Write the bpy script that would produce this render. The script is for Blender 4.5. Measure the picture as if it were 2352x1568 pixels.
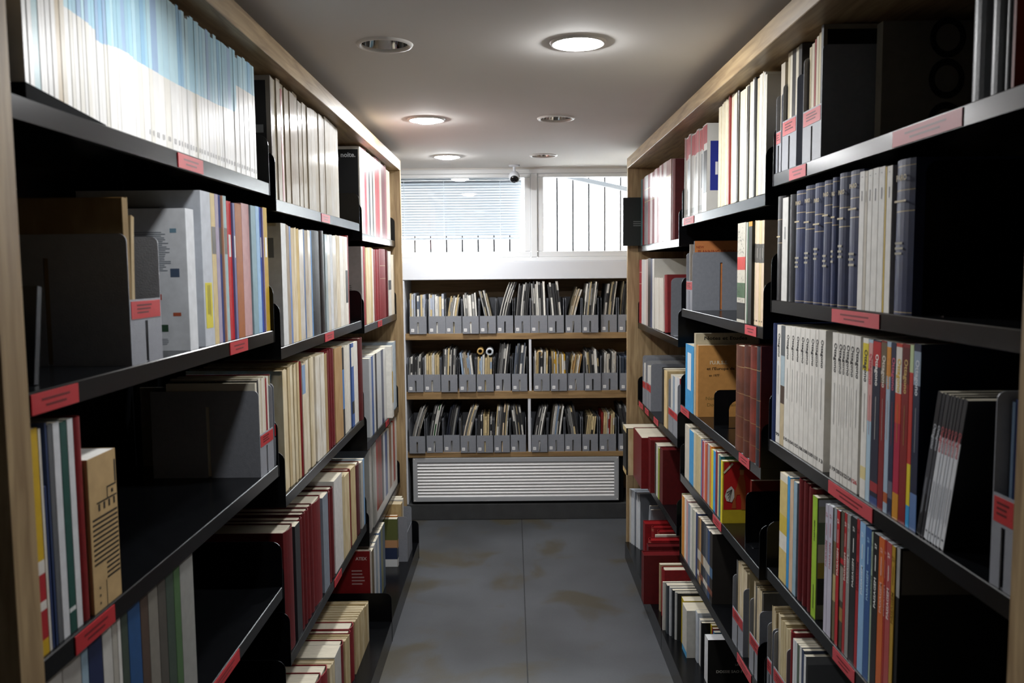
import bpy, math, random
from mathutils import Matrix, Vector
random.seed(7)
for o in list(bpy.data.objects): bpy.data.objects.remove(o, do_unlink=True)
scene = bpy.context.scene
COL = scene.collection

# ------------------------------------------------------------------ camera
EYE = 1.51
FPX = 1941.7                                  # focal length in pixels of the 2352 px wide frame
PIT, YAW, ROL = (math.radians(v) for v in (4.906, -0.0725, 0.5236))
_xh = Vector((math.cos(YAW), -math.sin(YAW), 0)); _fh = Vector((math.sin(YAW), math.cos(YAW), 0)); _z = Vector((0, 0, 1))
_d = _fh * math.cos(PIT) - _z * math.sin(PIT); _u = _fh * math.sin(PIT) + _z * math.cos(PIT)
CR = _xh * math.cos(ROL) - _u * math.sin(ROL); CU = _xh * math.sin(ROL) + _u * math.cos(ROL)
cam_data = bpy.data.cameras.new('camera'); cam = bpy.data.objects.new('camera', cam_data); COL.objects.link(cam)
cam_data.sensor_width = 36.0; cam_data.sensor_fit = 'HORIZONTAL'; cam_data.lens = FPX / 2352 * 36
cam.matrix_world = Matrix(((CR.x, CU.x, -_d.x, 0), (CR.y, CU.y, -_d.y, 0), (CR.z, CU.z, -_d.z, EYE), (0, 0, 0, 1)))
cam_data.clip_start = 0.02
cam_data.dof.use_dof = True; cam_data.dof.focus_distance = 2.9; cam_data.dof.aperture_fstop = 6.3
scene.camera = cam

# ------------------------------------------------------------------ light and exposure
scene.view_settings.view_transform = 'Standard'; scene.view_settings.look = 'None'
scene.view_settings.gamma = 1.0; scene.view_settings.use_curve_mapping = False
scene.view_settings.exposure = 0.0
world = bpy.data.worlds.new('sky'); scene.world = world; world.use_nodes = True
world.node_tree.nodes['Background'].inputs[0].default_value = (0.95, 0.975, 1.0, 1)
world.node_tree.nodes['Background'].inputs[1].default_value = 22.0
LAMP_STRENGTH = 430.0
LAMP_COLOR = (0.985, 0.992, 1.0, 1)

# ------------------------------------------------------------------ measured layout (metres)
LS, RS = 0.597, 0.640            # lateral distance of the shelf lips, left and right
LF, RF = 0.564, 0.587            # lateral distance of the wooden frame fronts
LBASE, RBASE = 0.504, 0.575      # lateral distance of the deeper bottom shelves
CASE_TOP, CEIL = 2.063, 2.102
DEPTH = 0.36
SHELF = {'L1': [1.726, 1.363, 1.022, 0.704, 0.39], 'L2': [1.692, 1.313, 0.925, 0.495], 'L3': [1.658, 1.287, 0.808, 0.410],
         'R1': [1.735, 1.428, 1.080, 0.750, 0.405], 'R2': [1.694, 1.355, 0.989, 0.721, 0.405], 'R3': [1.620, 1.232, 0.837, 0.485]}
BASE_Z = 0.085
BAY = {'L1': (1.02, 2.108), 'L2': (2.160, 3.335), 'L3': (3.385, 4.330), 'R1': (1.02, 2.095), 'R2': (2.155, 3.205), 'R3': (3.262, 4.310)}
BACK = 5.004                     # front of the bookcase under the window

def proj(P):
    v = Vector(P) - Vector((0, 0, EYE)); k = v.dot(_d)
    return 1176 + FPX * v.dot(CR) / k, 784 - FPX * v.dot(CU) / k
def ray(x, y): return _d + CR * ((x - 1176) / FPX) - CU * ((y - 784) / FPX)
def on_y(x, y, Y):
    r = ray(x, y); t = Y / r.y; return Vector((r.x * t, Y, EYE + r.z * t))
def on_z(x, y, Z):
    r = ray(x, y); t = (Z - EYE) / r.z; return Vector((r.x * t, r.y * t, Z))
def y_at(px, X, z):              # depth at which a point (X, ., z) shows at column px
    k = (px - 1176) / FPX; dz = z - EYE
    return (k * (X * _d.x + dz * _d.z) - (X * CR.x + dz * CR.z)) / (CR.y - k * _d.y)
def z_at(py, X, Y):              # height at which a point (X, Y, .) shows at row py
    k = (784 - py) / FPX
    return EYE + (k * (X * _d.x + Y * _d.y) - (X * CU.x + Y * CU.y)) / (CU.z - k * _d.z)

# ------------------------------------------------------------------ materials
def lin(h):
    h = h.lstrip('#'); c = [int(h[i:i + 2], 16) / 255 for i in (0, 2, 4)]
    return tuple(v / 12.92 if v <= 0.04045 else ((v + 0.055) / 1.055) ** 2.4 for v in c) + (1.0,)
def new_mat(name):
    m = bpy.data.materials.new(name); m.use_nodes = True
    return m, m.node_tree.nodes, m.node_tree.links, m.node_tree.nodes['Principled BSDF']
def node(N, t, **kw):
    n = N.new(t)
    for k, v in kw.items(): setattr(n, k, v)
    return n
def attr_mat(name, rough, spec=0.4, wear=0.18, scale=30.0, stain=None, bump=0.0, stretch=(1, 1, 1), coat=0.0, bscale=300):
    m, N, Lk, b = new_mat(name)
    a = node(N, 'ShaderNodeAttribute', attribute_name='Col')
    tc = node(N, 'ShaderNodeTexCoord'); oi = node(N, 'ShaderNodeObjectInfo')
    mp = node(N, 'ShaderNodeMapping'); mp.inputs['Scale'].default_value = stretch
    ad = node(N, 'ShaderNodeVectorMath', operation='ADD')
    Lk.new(tc.outputs['Object'], ad.inputs[0])
    cx = node(N, 'ShaderNodeCombineXYZ'); mu = node(N, 'ShaderNodeMath', operation='MULTIPLY'); mu.inputs[1].default_value = 37.0
    Lk.new(oi.outputs['Random'], mu.inputs[0]); Lk.new(mu.outputs[0], cx.inputs[0]); Lk.new(mu.outputs[0], cx.inputs[2])
    Lk.new(cx.outputs[0], ad.inputs[1]); Lk.new(ad.outputs[0], mp.inputs[0])
    nz = node(N, 'ShaderNodeTexNoise'); nz.inputs['Scale'].default_value = scale; nz.inputs['Detail'].default_value = 5
    Lk.new(mp.outputs[0], nz.inputs['Vector'])
    rp = node(N, 'ShaderNodeValToRGB'); rp.color_ramp.elements[0].position = 0.33; rp.color_ramp.elements[1].position = 0.68
    d0 = 1 - wear
    rp.color_ramp.elements[0].color = (d0, d0, d0, 1) if not stain else stain
    rp.color_ramp.elements[1].color = (1, 1, 1, 1)
    Lk.new(nz.outputs['Fac'], rp.inputs[0])
    mx = node(N, 'ShaderNodeMix', data_type='RGBA', blend_type='MULTIPLY'); mx.inputs[0].default_value = 1.0
    Lk.new(a.outputs['Color'], mx.inputs[6]); Lk.new(rp.outputs[0], mx.inputs[7]); Lk.new(mx.outputs[2], b.inputs['Base Color'])
    b.inputs['Roughness'].default_value = rough; b.inputs['Specular IOR Level'].default_value = spec
    b.inputs['Coat Weight'].default_value = coat; b.inputs['Coat Roughness'].default_value = 0.12
    if bump:
        n2 = node(N, 'ShaderNodeTexNoise'); n2.inputs['Scale'].default_value = bscale
        Lk.new(mp.outputs[0], n2.inputs['Vector'])
        bp = node(N, 'ShaderNodeBump'); bp.inputs['Strength'].default_value = bump; bp.inputs['Distance'].default_value = 0.001
        Lk.new(n2.outputs['Fac'], bp.inputs['Height']); Lk.new(bp.outputs[0], b.inputs['Normal'])
    return m
M = {}
M['paper'] = attr_mat('cover paper', 0.55, 0.35, 0.14, 45)
M['gloss'] = attr_mat('glossy cover', 0.28, 0.5, 0.08, 25)
M['cloth'] = attr_mat('book cloth', 0.5, 0.4, 0.22, 60, bump=0.25, bscale=900)
M['worn'] = attr_mat('worn paper', 0.75, 0.2, 0.35, 14, stain=(0.76, 0.69, 0.58, 1), stretch=(2.5, 2.5, 0.9))
M['wrap'] = attr_mat('plastic wrapped cover', 0.6, 0.3, 0.3, 16, stain=(0.74, 0.68, 0.58, 1), stretch=(2.5, 2.5, 0.9), coat=0.35, bump=0.4, bscale=35)
M['leather'] = attr_mat('leather', 0.42, 0.5, 0.5, 22, bump=0.3, bscale=250)
M['pages'] = attr_mat('page edges', 0.85, 0.1, 0.30, 60, stretch=(14, 0.4, 0.4))
M['print'] = attr_mat('printed cover', 0.45, 0.4, 0.05, 20)

def plain(name, col, rough=0.5, spec=0.5, metal=0.0, noise=0.0, nscale=20, bump=0.0, bscale=200):
    m, N, Lk, b = new_mat(name); c = lin(col) if isinstance(col, str) else col
    b.inputs['Base Color'].default_value = c; b.inputs['Roughness'].default_value = rough
    b.inputs['Specular IOR Level'].default_value = spec; b.inputs['Metallic'].default_value = metal
    tc = node(N, 'ShaderNodeTexCoord')
    if noise:
        nz = node(N, 'ShaderNodeTexNoise'); nz.inputs['Scale'].default_value = nscale; nz.inputs['Detail'].default_value = 6
        Lk.new(tc.outputs['Object'], nz.inputs['Vector'])
        rp = node(N, 'ShaderNodeValToRGB'); k = 1 - noise
        rp.color_ramp.elements[0].color = (c[0] * k, c[1] * k, c[2] * k, 1); rp.color_ramp.elements[1].color = tuple(min(1, v * (1 + noise * 0.4)) for v in c[:3]) + (1,)
        rp.color_ramp.elements[0].position = 0.3; rp.color_ramp.elements[1].position = 0.7
        Lk.new(nz.outputs['Fac'], rp.inputs[0]); Lk.new(rp.outputs[0], b.inputs['Base Color'])
    if bump:
        n2 = node(N, 'ShaderNodeTexNoise'); n2.inputs['Scale'].default_value = bscale; Lk.new(tc.outputs['Object'], n2.inputs['Vector'])
        bp = node(N, 'ShaderNodeBump'); bp.inputs['Strength'].default_value = bump; bp.inputs['Distance'].default_value = 0.001
        Lk.new(n2.outputs['Fac'], bp.inputs['Height']); Lk.new(bp.outputs[0], b.inputs['Normal'])
    return m
M['black'] = plain('black steel', '0b0c0e', 0.22, 0.24, 0, 0.15, 40, 0.03, 400)
M['grey'] = plain('grey hammered steel', '85888f', 0.36, 0.5, 0.0, 0.08, 90, 0.3, 420)
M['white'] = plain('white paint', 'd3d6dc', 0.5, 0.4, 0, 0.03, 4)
M['frame'] = plain('white window frame', 'd9dbdd', 0.4, 0.4)
M['ceiling'] = plain('ceiling plaster', 'e6e3df', 0.9, 0.1, 0, 0.03, 2.0)
M['wall'] = plain('white plaster', 'd8d6d2', 0.9, 0.1, 0, 0.04, 3.0)
M['alu_frame'] = plain('grey grille frame', 'a3a5a8', 0.4, 0.5)  # greyer than the slats: upright faces catch less light, put into the colour
M['alu'] = plain('grille enamel', 'f4f4f4', 0.4, 0.5)  # slats whitened for the lamp light falling on them from above
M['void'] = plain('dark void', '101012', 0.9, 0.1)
M['plinth'] = plain('dark cement plinth', '3c3d3e', 0.7, 0.3, 0, 0.2, 12)
M['chrome'] = plain('lamp reflector', 'c4c4c4', 0.08, 0.5, 1.0)
M['ring'] = plain('lamp ring', 'e2dfda', 0.4, 0.5)
M['lens'] = plain('camera lens', '0c0d10', 0.12, 0.6)
M['slat'] = plain('blind slat', '94989c', 0.5, 0.4)
M['outside'] = plain('white cladding', 'f0f0ee', 0.8, 0.2)
M['rail'] = plain('grey outdoor rail', '2a2c2e', 0.6, 0.3)
M['ground'] = plain('pale paving', 'dcdad6', 0.9, 0.2, 0, 0.1, 2)
M['red'] = plain('red card label', 'b02a2e', 0.32, 0.5, 0, 0.12, 60)
M['redpale'] = plain('glossy red label', 'b84a50', 0.22, 0.6)
M['tag'] = plain('white sticker', 'e6e6e6', 0.6, 0.3)
M['matblack'] = plain('matt black card', '0e0f10', 0.9, 0.15)
M['plastic'] = plain('dark plastic', '2a2e36', 0.3, 0.5, 0, 0.2, 20)
_ink = {}
def ink(h):
    if h not in _ink: _ink[h] = plain('ink ' + h, h, 0.5, 0.3)
    return _ink[h]
def emit_mat():
    m, N, Lk, b = new_mat('lit lamp diffuser')
    b.inputs['Base Color'].default_value = (1, 1, 1, 1); b.inputs['Emission Color'].default_value = LAMP_COLOR
    b.inputs['Emission Strength'].default_value = LAMP_STRENGTH
    return m
M['lamp'] = emit_mat()
M['lamp_deep'] = emit_mat(); M['lamp_deep'].node_tree.nodes['Principled BSDF'].inputs['Emission Strength'].default_value = LAMP_STRENGTH * 0.55
def glass_mat():
    m, N, Lk, b = new_mat('window glass'); N.remove(b)
    t = node(N, 'ShaderNodeBsdfTransparent'); t.inputs[0].default_value = (0.94, 0.96, 0.97, 1)
    g = node(N, 'ShaderNodeBsdfGlossy'); g.inputs['Roughness'].default_value = 0.01
    fr = node(N, 'ShaderNodeFresnel'); fr.inputs[0].default_value = 1.5; mx = node(N, 'ShaderNodeMixShader')
    Lk.new(fr.outputs[0], mx.inputs[0]); Lk.new(t.outputs[0], mx.inputs[1]); Lk.new(g.outputs[0], mx.inputs[2])
    Lk.new(mx.outputs[0], N['Material Output'].inputs[0]); return m
M['glass'] = glass_mat()
def wood_mat(name, c0, c1, axis_scale, rough=0.45):
    m, N, Lk, b = new_mat(name); tc = node(N, 'ShaderNodeTexCoord'); mp = node(N, 'ShaderNodeMapping')
    mp.inputs['Scale'].default_value = axis_scale; Lk.new(tc.outputs['Object'], mp.inputs[0])
    nz = node(N, 'ShaderNodeTexNoise'); nz.inputs['Scale'].default_value = 7; nz.inputs['Detail'].default_value = 8; nz.inputs['Distortion'].default_value = 0.6
    Lk.new(mp.outputs[0], nz.inputs['Vector']); rp = node(N, 'ShaderNodeValToRGB')
    rp.color_ramp.elements[0].position = 0.32; rp.color_ramp.elements[1].position = 0.66
    rp.color_ramp.elements[0].color = lin(c0); rp.color_ramp.elements[1].color = lin(c1)
    Lk.new(nz.outputs['Fac'], rp.inputs[0]); Lk.new(rp.outputs[0], b.inputs['Base Color'])
    b.inputs['Roughness'].default_value = rough; b.inputs['Specular IOR Level'].default_value = 0.45
    bp = node(N, 'ShaderNodeBump'); bp.inputs['Strength'].default_value = 0.08; bp.inputs['Distance'].default_value = 0.002
    Lk.new(nz.outputs['Fac'], bp.inputs['Height']); Lk.new(bp.outputs[0], b.inputs['Normal']); return m
M['oak_y'] = wood_mat('oak along the aisle', '8a7150', 'b49b74', (9, 0.7, 9))
M['oak_z'] = wood_mat('oak upright', '8a7150', 'b49b74', (9, 9, 0.7))
M['oak_x'] = wood_mat('oak crosswise', '7a6040', '9d8058', (0.7, 9, 9))
def floor_mat():
    m, N, Lk, b = new_mat('polished concrete'); tc = node(N, 'ShaderNodeTexCoord')
    n1 = node(N, 'ShaderNodeTexNoise'); n1.inputs['Scale'].default_value = 1.7; n1.inputs['Detail'].default_value = 4
    n2 = node(N, 'ShaderNodeTexNoise'); n2.inputs['Scale'].default_value = 3.1; n2.inputs['Detail'].default_value = 7; n2.inputs['Distortion'].default_value = 0.5
    n3 = node(N, 'ShaderNodeTexNoise'); n3.inputs['Scale'].default_value = 140; n3.inputs['Detail'].default_value = 2
    for n in (n1, n2, n3): Lk.new(tc.outputs['Object'], n.inputs['Vector'])
    r1 = node(N, 'ShaderNodeValToRGB'); r1.color_ramp.elements[0].color = lin('484a4c'); r1.color_ramp.elements[1].color = lin('5a5d61')
    r1.color_ramp.elements[0].position = 0.35; r1.color_ramp.elements[1].position = 0.65
    r2 = node(N, 'ShaderNodeValToRGB'); r2.color_ramp.elements[0].position = 0.53; r2.color_ramp.elements[1].position = 0.64
    r2.color_ramp.elements[0].color = (0, 0, 0, 1); r2.color_ramp.elements[1].color = (0.75, 0.75, 0.75, 1)
    Lk.new(n1.outputs['Fac'], r1.inputs[0]); Lk.new(n2.outputs['Fac'], r2.inputs[0])
    mx = node(N, 'ShaderNodeMix', data_type='RGBA'); mx.inputs[7].default_value = lin('4c4532')
    Lk.new(r2.outputs[0], mx.inputs[0]); Lk.new(r1.outputs[0], mx.inputs[6])
    m2 = node(N, 'ShaderNodeMix', data_type='RGBA', blend_type='MULTIPLY'); m2.inputs[0].default_value = 0.25
    Lk.new(mx.outputs[2], m2.inputs[6]); Lk.new(n3.outputs['Fac'], m2.inputs[7]); Lk.new(m2.outputs[2], b.inputs['Base Color'])
    b.inputs['Roughness'].default_value = 0.42; b.inputs['Specular IOR Level'].default_value = 0.4
    return m
M['floor'] = floor_mat()

# ------------------------------------------------------------------ mesh helpers
def mesh_obj(name, verts, faces, mat, parent=None, cols=None, smooth=False):
    me = bpy.data.meshes.new(name); me.from_pydata(verts, [], faces); me.update()
    if cols is not None:
        at = me.attributes.new('Col', 'FLOAT_COLOR', 'FACE')
        flat = []
        for c in cols: flat.extend(c)
        at.data.foreach_set('color', flat)
    if smooth: me.polygons.foreach_set('use_smooth', [True] * len(me.polygons))
    me.materials.append(mat)
    o = bpy.data.objects.new(name, me); COL.objects.link(o)
    if parent: o.parent = parent
    return o
def empty(name, loc=(0, 0, 0), rot=(0, 0, 0)):
    o = bpy.data.objects.new(name, None); COL.objects.link(o); o.location = loc; o.rotation_euler = rot
    o.empty_display_size = 0.05; return o
def tag(o, label=None, cat=None, group=None, kind=None):
    if label: o['label'] = label
    if cat: o['category'] = cat
    if group: o['group'] = group
    if kind: o['kind'] = kind
    return o
def box_data(x0, x1, y0, y1, z0, z1, b=0.0):
    if not b:
        v = [(x0, y0, z0), (x1, y0, z0), (x1, y1, z0), (x0, y1, z0), (x0, y0, z1), (x1, y0, z1), (x1, y1, z1), (x0, y1, z1)]
        f = [(0, 3, 2, 1), (4, 5, 6, 7), (0, 1, 5, 4), (1, 2, 6, 5), (2, 3, 7, 6), (3, 0, 4, 7)]
        return v, f
    v = []; X = (x0, x1); Y = (y0, y1); Z = (z0, z1); idx = {}
    for i in (0, 1):
        for j in (0, 1):
            for k in (0, 1):
                sx, sy, sz = (1, -1)[i] * b, (1, -1)[j] * b, (1, -1)[k] * b
                idx[i, j, k, 'x'] = len(v); v.append((X[i], Y[j] + sy, Z[k] + sz))
                idx[i, j, k, 'y'] = len(v); v.append((X[i] + sx, Y[j], Z[k] + sz))
                idx[i, j, k, 'z'] = len(v); v.append((X[i] + sx, Y[j] + sy, Z[k]))
    f = []
    g = lambda i, j, k, a: idx[i, j, k, a]
    f += [(g(0, 0, 0, 'x'), g(0, 0, 1, 'x'), g(0, 1, 1, 'x'), g(0, 1, 0, 'x')), (g(1, 0, 0, 'x'), g(1, 1, 0, 'x'), g(1, 1, 1, 'x'), g(1, 0, 1, 'x')),
          (g(0, 0, 0, 'y'), g(1, 0, 0, 'y'), g(1, 0, 1, 'y'), g(0, 0, 1, 'y')), (g(0, 1, 0, 'y'), g(0, 1, 1, 'y'), g(1, 1, 1, 'y'), g(1, 1, 0, 'y')),
          (g(0, 0, 0, 'z'), g(0, 1, 0, 'z'), g(1, 1, 0, 'z'), g(1, 0, 0, 'z')), (g(0, 0, 1, 'z'), g(1, 0, 1, 'z'), g(1, 1, 1, 'z'), g(0, 1, 1, 'z'))]
    for j in (0, 1):
        for k in (0, 1): f.append((g(0, j, k, 'y'), g(1, j, k, 'y'), g(1, j, k, 'z'), g(0, j, k, 'z')))
    for i in (0, 1):
        for k in (0, 1): f.append((g(i, 0, k, 'x'), g(i, 1, k, 'x'), g(i, 1, k, 'z'), g(i, 0, k, 'z')))
    for i in (0, 1):
        for j in (0, 1): f.append((g(i, j, 0, 'x'), g(i, j, 1, 'x'), g(i, j, 1, 'y'), g(i, j, 0, 'y')))
    for i in (0, 1):
        for j in (0, 1):
            for k in (0, 1): f.append((g(i, j, k, 'x'), g(i, j, k, 'y'), g(i, j, k, 'z')))
    return v, f
def box(name, x0, x1, y0, y1, z0, z1, mat, parent=None, b=0.0):
    v, f = box_data(min(x0, x1), max(x0, x1), min(y0, y1), max(y0, y1), z0, z1, b)
    return mesh_obj(name, v, f, mat, parent)
def prism(name, pts, axis, a0, a1, mat, parent=None):
    """outline pts (2-D) pushed along an axis: 'x' -> (y,z), 'y' -> (x,z), 'z' -> (x,y)"""
    P = {'x': lambda p, a: (a, p[0], p[1]), 'y': lambda p, a: (p[0], a, p[1]), 'z': lambda p, a: (p[0], p[1], a)}[axis]
    n = len(pts); v = [P(p, a0) for p in pts] + [P(p, a1) for p in pts]
    f = [tuple(range(n - 1, -1, -1)), tuple(range(n, 2 * n))] + [(i, (i + 1) % n, n + (i + 1) % n, n + i) for i in range(n)]
    return mesh_obj(name, v, f, mat, parent)
def lathe(name, prof, c, mat, parent=None, n=32, axis='z', smooth=True):
    v = []; f = []
    for r, h in prof:
        for k in range(n):
            a = 2 * math.pi * k / n; p = (r * math.cos(a), r * math.sin(a), h)
            if axis == 'y': p = (p[0], p[2], p[1])
            if axis == 'x': p = (p[2], p[0], p[1])
            v.append((c[0] + p[0], c[1] + p[1], c[2] + p[2]))
    for i in range(len(prof) - 1):
        for k in range(n): f.append((i * n + k, i * n + (k + 1) % n, (i + 1) * n + (k + 1) % n, (i + 1) * n + k))
    return mesh_obj(name, v, f, mat, parent, smooth=smooth)
_txt = {}
def text_mesh(s, mat):
    key = (s, mat.name)
    if key in _txt: return _txt[key]
    cu = bpy.data.curves.new('lettering', 'FONT'); cu.body = s; cu.size = 1.0; cu.align_x = 'CENTER'; cu.align_y = 'CENTER'; cu.resolution_u = 2; cu.offset = 0.022
    o = bpy.data.objects.new('lettering', cu)
    me = bpy.data.meshes.new_from_object(o); me.name = 'lettering'
    bpy.data.objects.remove(o, do_unlink=True); me.materials.clear(); me.materials.append(mat)
    xs = [v.co.x for v in me.vertices]; ys = [v.co.y for v in me.vertices]
    cx, cy = (max(xs) + min(xs)) / 2, (max(ys) + min(ys)) / 2
    for v in me.vertices: v.co.x -= cx; v.co.y -= cy
    _txt[key] = (me, max(xs) - min(xs)); return _txt[key]
def letters(parent, s, size, pos, e1, e2, col, width=None, name='lettering'):
    me, w = text_mesh(s, ink(col)); o = bpy.data.objects.new(name, me); COL.objects.link(o); o.parent = parent
    e1 = Vector(e1); e2 = Vector(e2); n = e1.cross(e2); sx = size if width is None else width / w
    o.matrix_basis = Matrix(((e1.x * sx, e2.x * size, n.x, pos[0]), (e1.y * sx, e2.y * size, n.y, pos[1]), (e1.z * sx, e2.z * size, n.z, pos[2]), (0, 0, 0, 1)))
    return o
def small_print(parent, pos, e1, e2, w, h, n, col, rag=0.35, name='small_print'):
    """n thin lines of print too small to read, centred on pos"""
    e1 = Vector(e1); e2 = Vector(e2); p = Vector(pos); v = []; f = []
    for k in range(n):
        c = h * (0.5 - (k + 0.5) / n); ww = w * (1 - rag * random.random()); th = h / n * 0.42
        i = len(v)
        for a, b in ((0, -1), (1, -1), (1, 1), (0, 1)): v.append(tuple(p + e1 * (-w / 2 + ww * a) + e2 * (c + b * th / 2)))
        f.append((i, i + 1, i + 2, i + 3))
    o = mesh_obj(name, v, f, ink(col), parent); o['kind'] = 'stuff'; return o
# ------------------------------------------------------------------ the room
ROOM_X0, ROOM_X1, ROOM_Y0 = -1.45, 1.45, -1.6
flo = tag(box('floor', ROOM_X0, ROOM_X1, ROOM_Y0, BACK + 0.5, -0.12, -0.006, M['plinth']), kind='structure')
JX = 0.043
box('floor_slab', ROOM_X0, JX - 0.0025, ROOM_Y0, BACK + 0.03, -0.006, 0, M['floor'], flo)
box('floor_slab', JX + 0.0025, ROOM_X1, ROOM_Y0, BACK + 0.03, -0.006, 0, M['floor'], flo)
LAMPS = [(-0.331, 2.285, 0), (0.178, 2.285, 1), (-0.335, 3.407, 1), (0.178, 3.407, 0), (-0.338, 4.507, 1), (0.168, 4.507, 0), (-0.331, 1.360, 2), (0.178, 1.170, 0)]
LR = 0.064
def build_ceiling():
    xs = {ROOM_X0, ROOM_X1}; ys = {ROOM_Y0, BACK + 0.03}; a = 0.09; v = []; f = []
    for x, y, _ in LAMPS: ys |= {round(y - a, 4), round(y + a, 4)}
    cols = [(-0.43, -0.24), (0.078, 0.268)]
    for c in cols: xs |= set(c)
    xs = sorted(xs); ys = sorted(ys)
    def quad(p): i = len(v); v.extend(p); f.append(tuple(range(i, i + len(p))))
    for i in range(len(xs) - 1):
        for j in range(len(ys) - 1):
            x0, x1, y0, y1 = xs[i], xs[i + 1], ys[j], ys[j + 1]
            l = [q for q in LAMPS if x0 < q[0] < x1 and y0 < q[1] < y1]
            if not l or (x1 - x0) > 0.25: quad([(x0, y0, CEIL), (x0, y1, CEIL), (x1, y1, CEIL), (x1, y0, CEIL)]); continue
            cx, cy, _ = l[0]; n = 40; co = [(x0, y0), (x1, y0), (x1, y1), (x0, y1)]
            def edge(t):
                dx, dy = math.cos(t), math.sin(t); k = min(((x1 - cx) / dx if dx > 1e-9 else 9), ((x0 - cx) / dx if dx < -1e-9 else 9), ((y1 - cy) / dy if dy > 1e-9 else 9), ((y0 - cy) / dy if dy < -1e-9 else 9))
                return (cx + dx * k, cy + dy * k, CEIL)
            ang = sorted([2 * math.pi * k / n for k in range(n)] + [math.atan2(py - cy, px - cx) % (2 * math.pi) for px, py in co])
            for k in range(len(ang)):
                t0, t1 = ang[k], ang[(k + 1) % len(ang)]
                c0 = (cx + LR * math.cos(t0), cy + LR * math.sin(t0), CEIL); c1 = (cx + LR * math.cos(t1), cy + LR * math.sin(t1), CEIL)
                quad([c0, edge(t0), edge(t1), c1])
    return mesh_obj('ceiling', v, f, M['ceiling'])
tag(build_ceiling(), kind='structure')
for n_, a_ in (('wall_left', (ROOM_X0 - 0.1, ROOM_X0, ROOM_Y0, BACK + 0.5, -0.12, CEIL + 0.2)), ('wall_right', (ROOM_X1, ROOM_X1 + 0.1, ROOM_Y0, BACK + 0.5, -0.12, CEIL + 0.2)),
               ('wall_behind', (ROOM_X0 - 0.1, ROOM_X1 + 0.1, ROOM_Y0 - 0.1, ROOM_Y0, -0.12, CEIL + 0.2))):
    tag(box(n_, *a_, M['wall']), kind='structure')
tag(box('wall_roof', ROOM_X0 - 0.1, ROOM_X1 + 0.1, ROOM_Y0 - 0.1, BACK + 0.2, CEIL + 0.2, CEIL + 0.3, M['wall']), kind='structure')
# wall under and beside the window
WX0, WX1 = -1.02, 1.28
tag(box('wall_window_side', ROOM_X0, WX0, BACK + 0.03, BACK + 0.13, 0, CEIL + 0.2, M['wall']), kind='structure')
tag(box('wall_window_side', WX1, ROOM_X1, BACK + 0.03, BACK + 0.13, 0, CEIL + 0.2, M['wall']), kind='structure')
tag(box('wall_lintel', WX0, WX1, BACK + 0.03, BACK + 0.2, CEIL - 0.008, CEIL + 0.2, M['wall']), kind='structure')
tag(box('wall_recess', ROOM_X0, ROOM_X1, BACK + 0.38, BACK + 0.46, 0, 1.445, M['wall']), kind='structure')

# ---- window: frame bars, two sashes with a pane each
win = tag(empty('window_1', (0, BACK + 0.03, 1.55)), kind='structure')
def wbox(name, x0, x1, y0, y1, z0, z1, mat=None, par=None, b=0.003):
    par = par or win
    return box(name, x0, x1, y0 - BACK - 0.03, y1 - BACK - 0.03, z0 - 1.55, z1 - 1.55, mat or M['frame'], par, b)
Y0, Y1 = BACK + 0.03, BACK + 0.085
wbox('top_rail', WX0, WX1, Y0 - 0.004, Y1, 2.068, 2.094); wbox('bottom_rail', WX0, WX1, Y0 - 0.006, Y1, 1.553, 1.578)
wbox('mullion', 0.112, 0.150, Y0 - 0.008, Y1, 1.578, 2.068)
for x0, x1 in ((WX0, 0.112), (0.150, WX1)):
    s = empty('sash', (0, 0, 0)); s.parent = win
    wbox('sash_top', x0, x1, Y0 + 0.004, Y1 - 0.01, 2.046, 2.068, par=s); wbox('sash_bottom', x0, x1, Y0 + 0.004, Y1 - 0.01, 1.578, 1.612, par=s)
    wbox('sash_stile', x0, x0 + 0.037, Y0 + 0.004, Y1 - 0.01, 1.612, 2.046, par=s); wbox('sash_stile', x1 - 0.037, x1, Y0 + 0.004, Y1 - 0.01, 1.612, 2.046, par=s)
    wbox('pane', x0 + 0.037, x1 - 0.037, Y0 + 0.022, Y0 + 0.026, 1.612, 2.046, M['glass'], s, 0)
sill = tag(box('trim_1', ROOM_X0, ROOM_X1, BACK - 0.004, BACK + 0.40, 1.449, 1.553, M['white'], None, 0.002), kind='structure')

# ---- venetian blind hanging outside the left pane
bl = tag(empty('venetian_blind', (-0.47, BACK + 0.16, 1.66)), 'pale slatted venetian blind hanging behind the left window pane', 'blind')
box('head_rail', -0.53, 0.53, -0.02, 0.02, 0.385, 0.42, M['slat'], bl, 0.002)
sl = None; nsl = 21
for k in range(nsl):
    z = 0.06 + 0.315 * k / (nsl - 1)
    if sl is None:
        sl = prism('slat', [(-0.008, -0.0087), (0.0, 0.0012), (0.008, 0.0080), (0.008, 0.0088), (0.0, 0.0020), (-0.008, -0.0079)], 'x', -0.53, 0.53, M['slat'], bl); sl.location.z = z
    else:
        o = sl.copy(); COL.objects.link(o); o.location.z = z
box('bottom_rail', -0.53, 0.53, -0.012, 0.012, 0.030, 0.042, M['slat'], bl, 0.002)
for x in (-0.18, 0.06, 0.40): box('cord', x - 0.0012, x + 0.0012, -0.0150, -0.0135, 0.03, 0.39, M['white'], bl)
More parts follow.
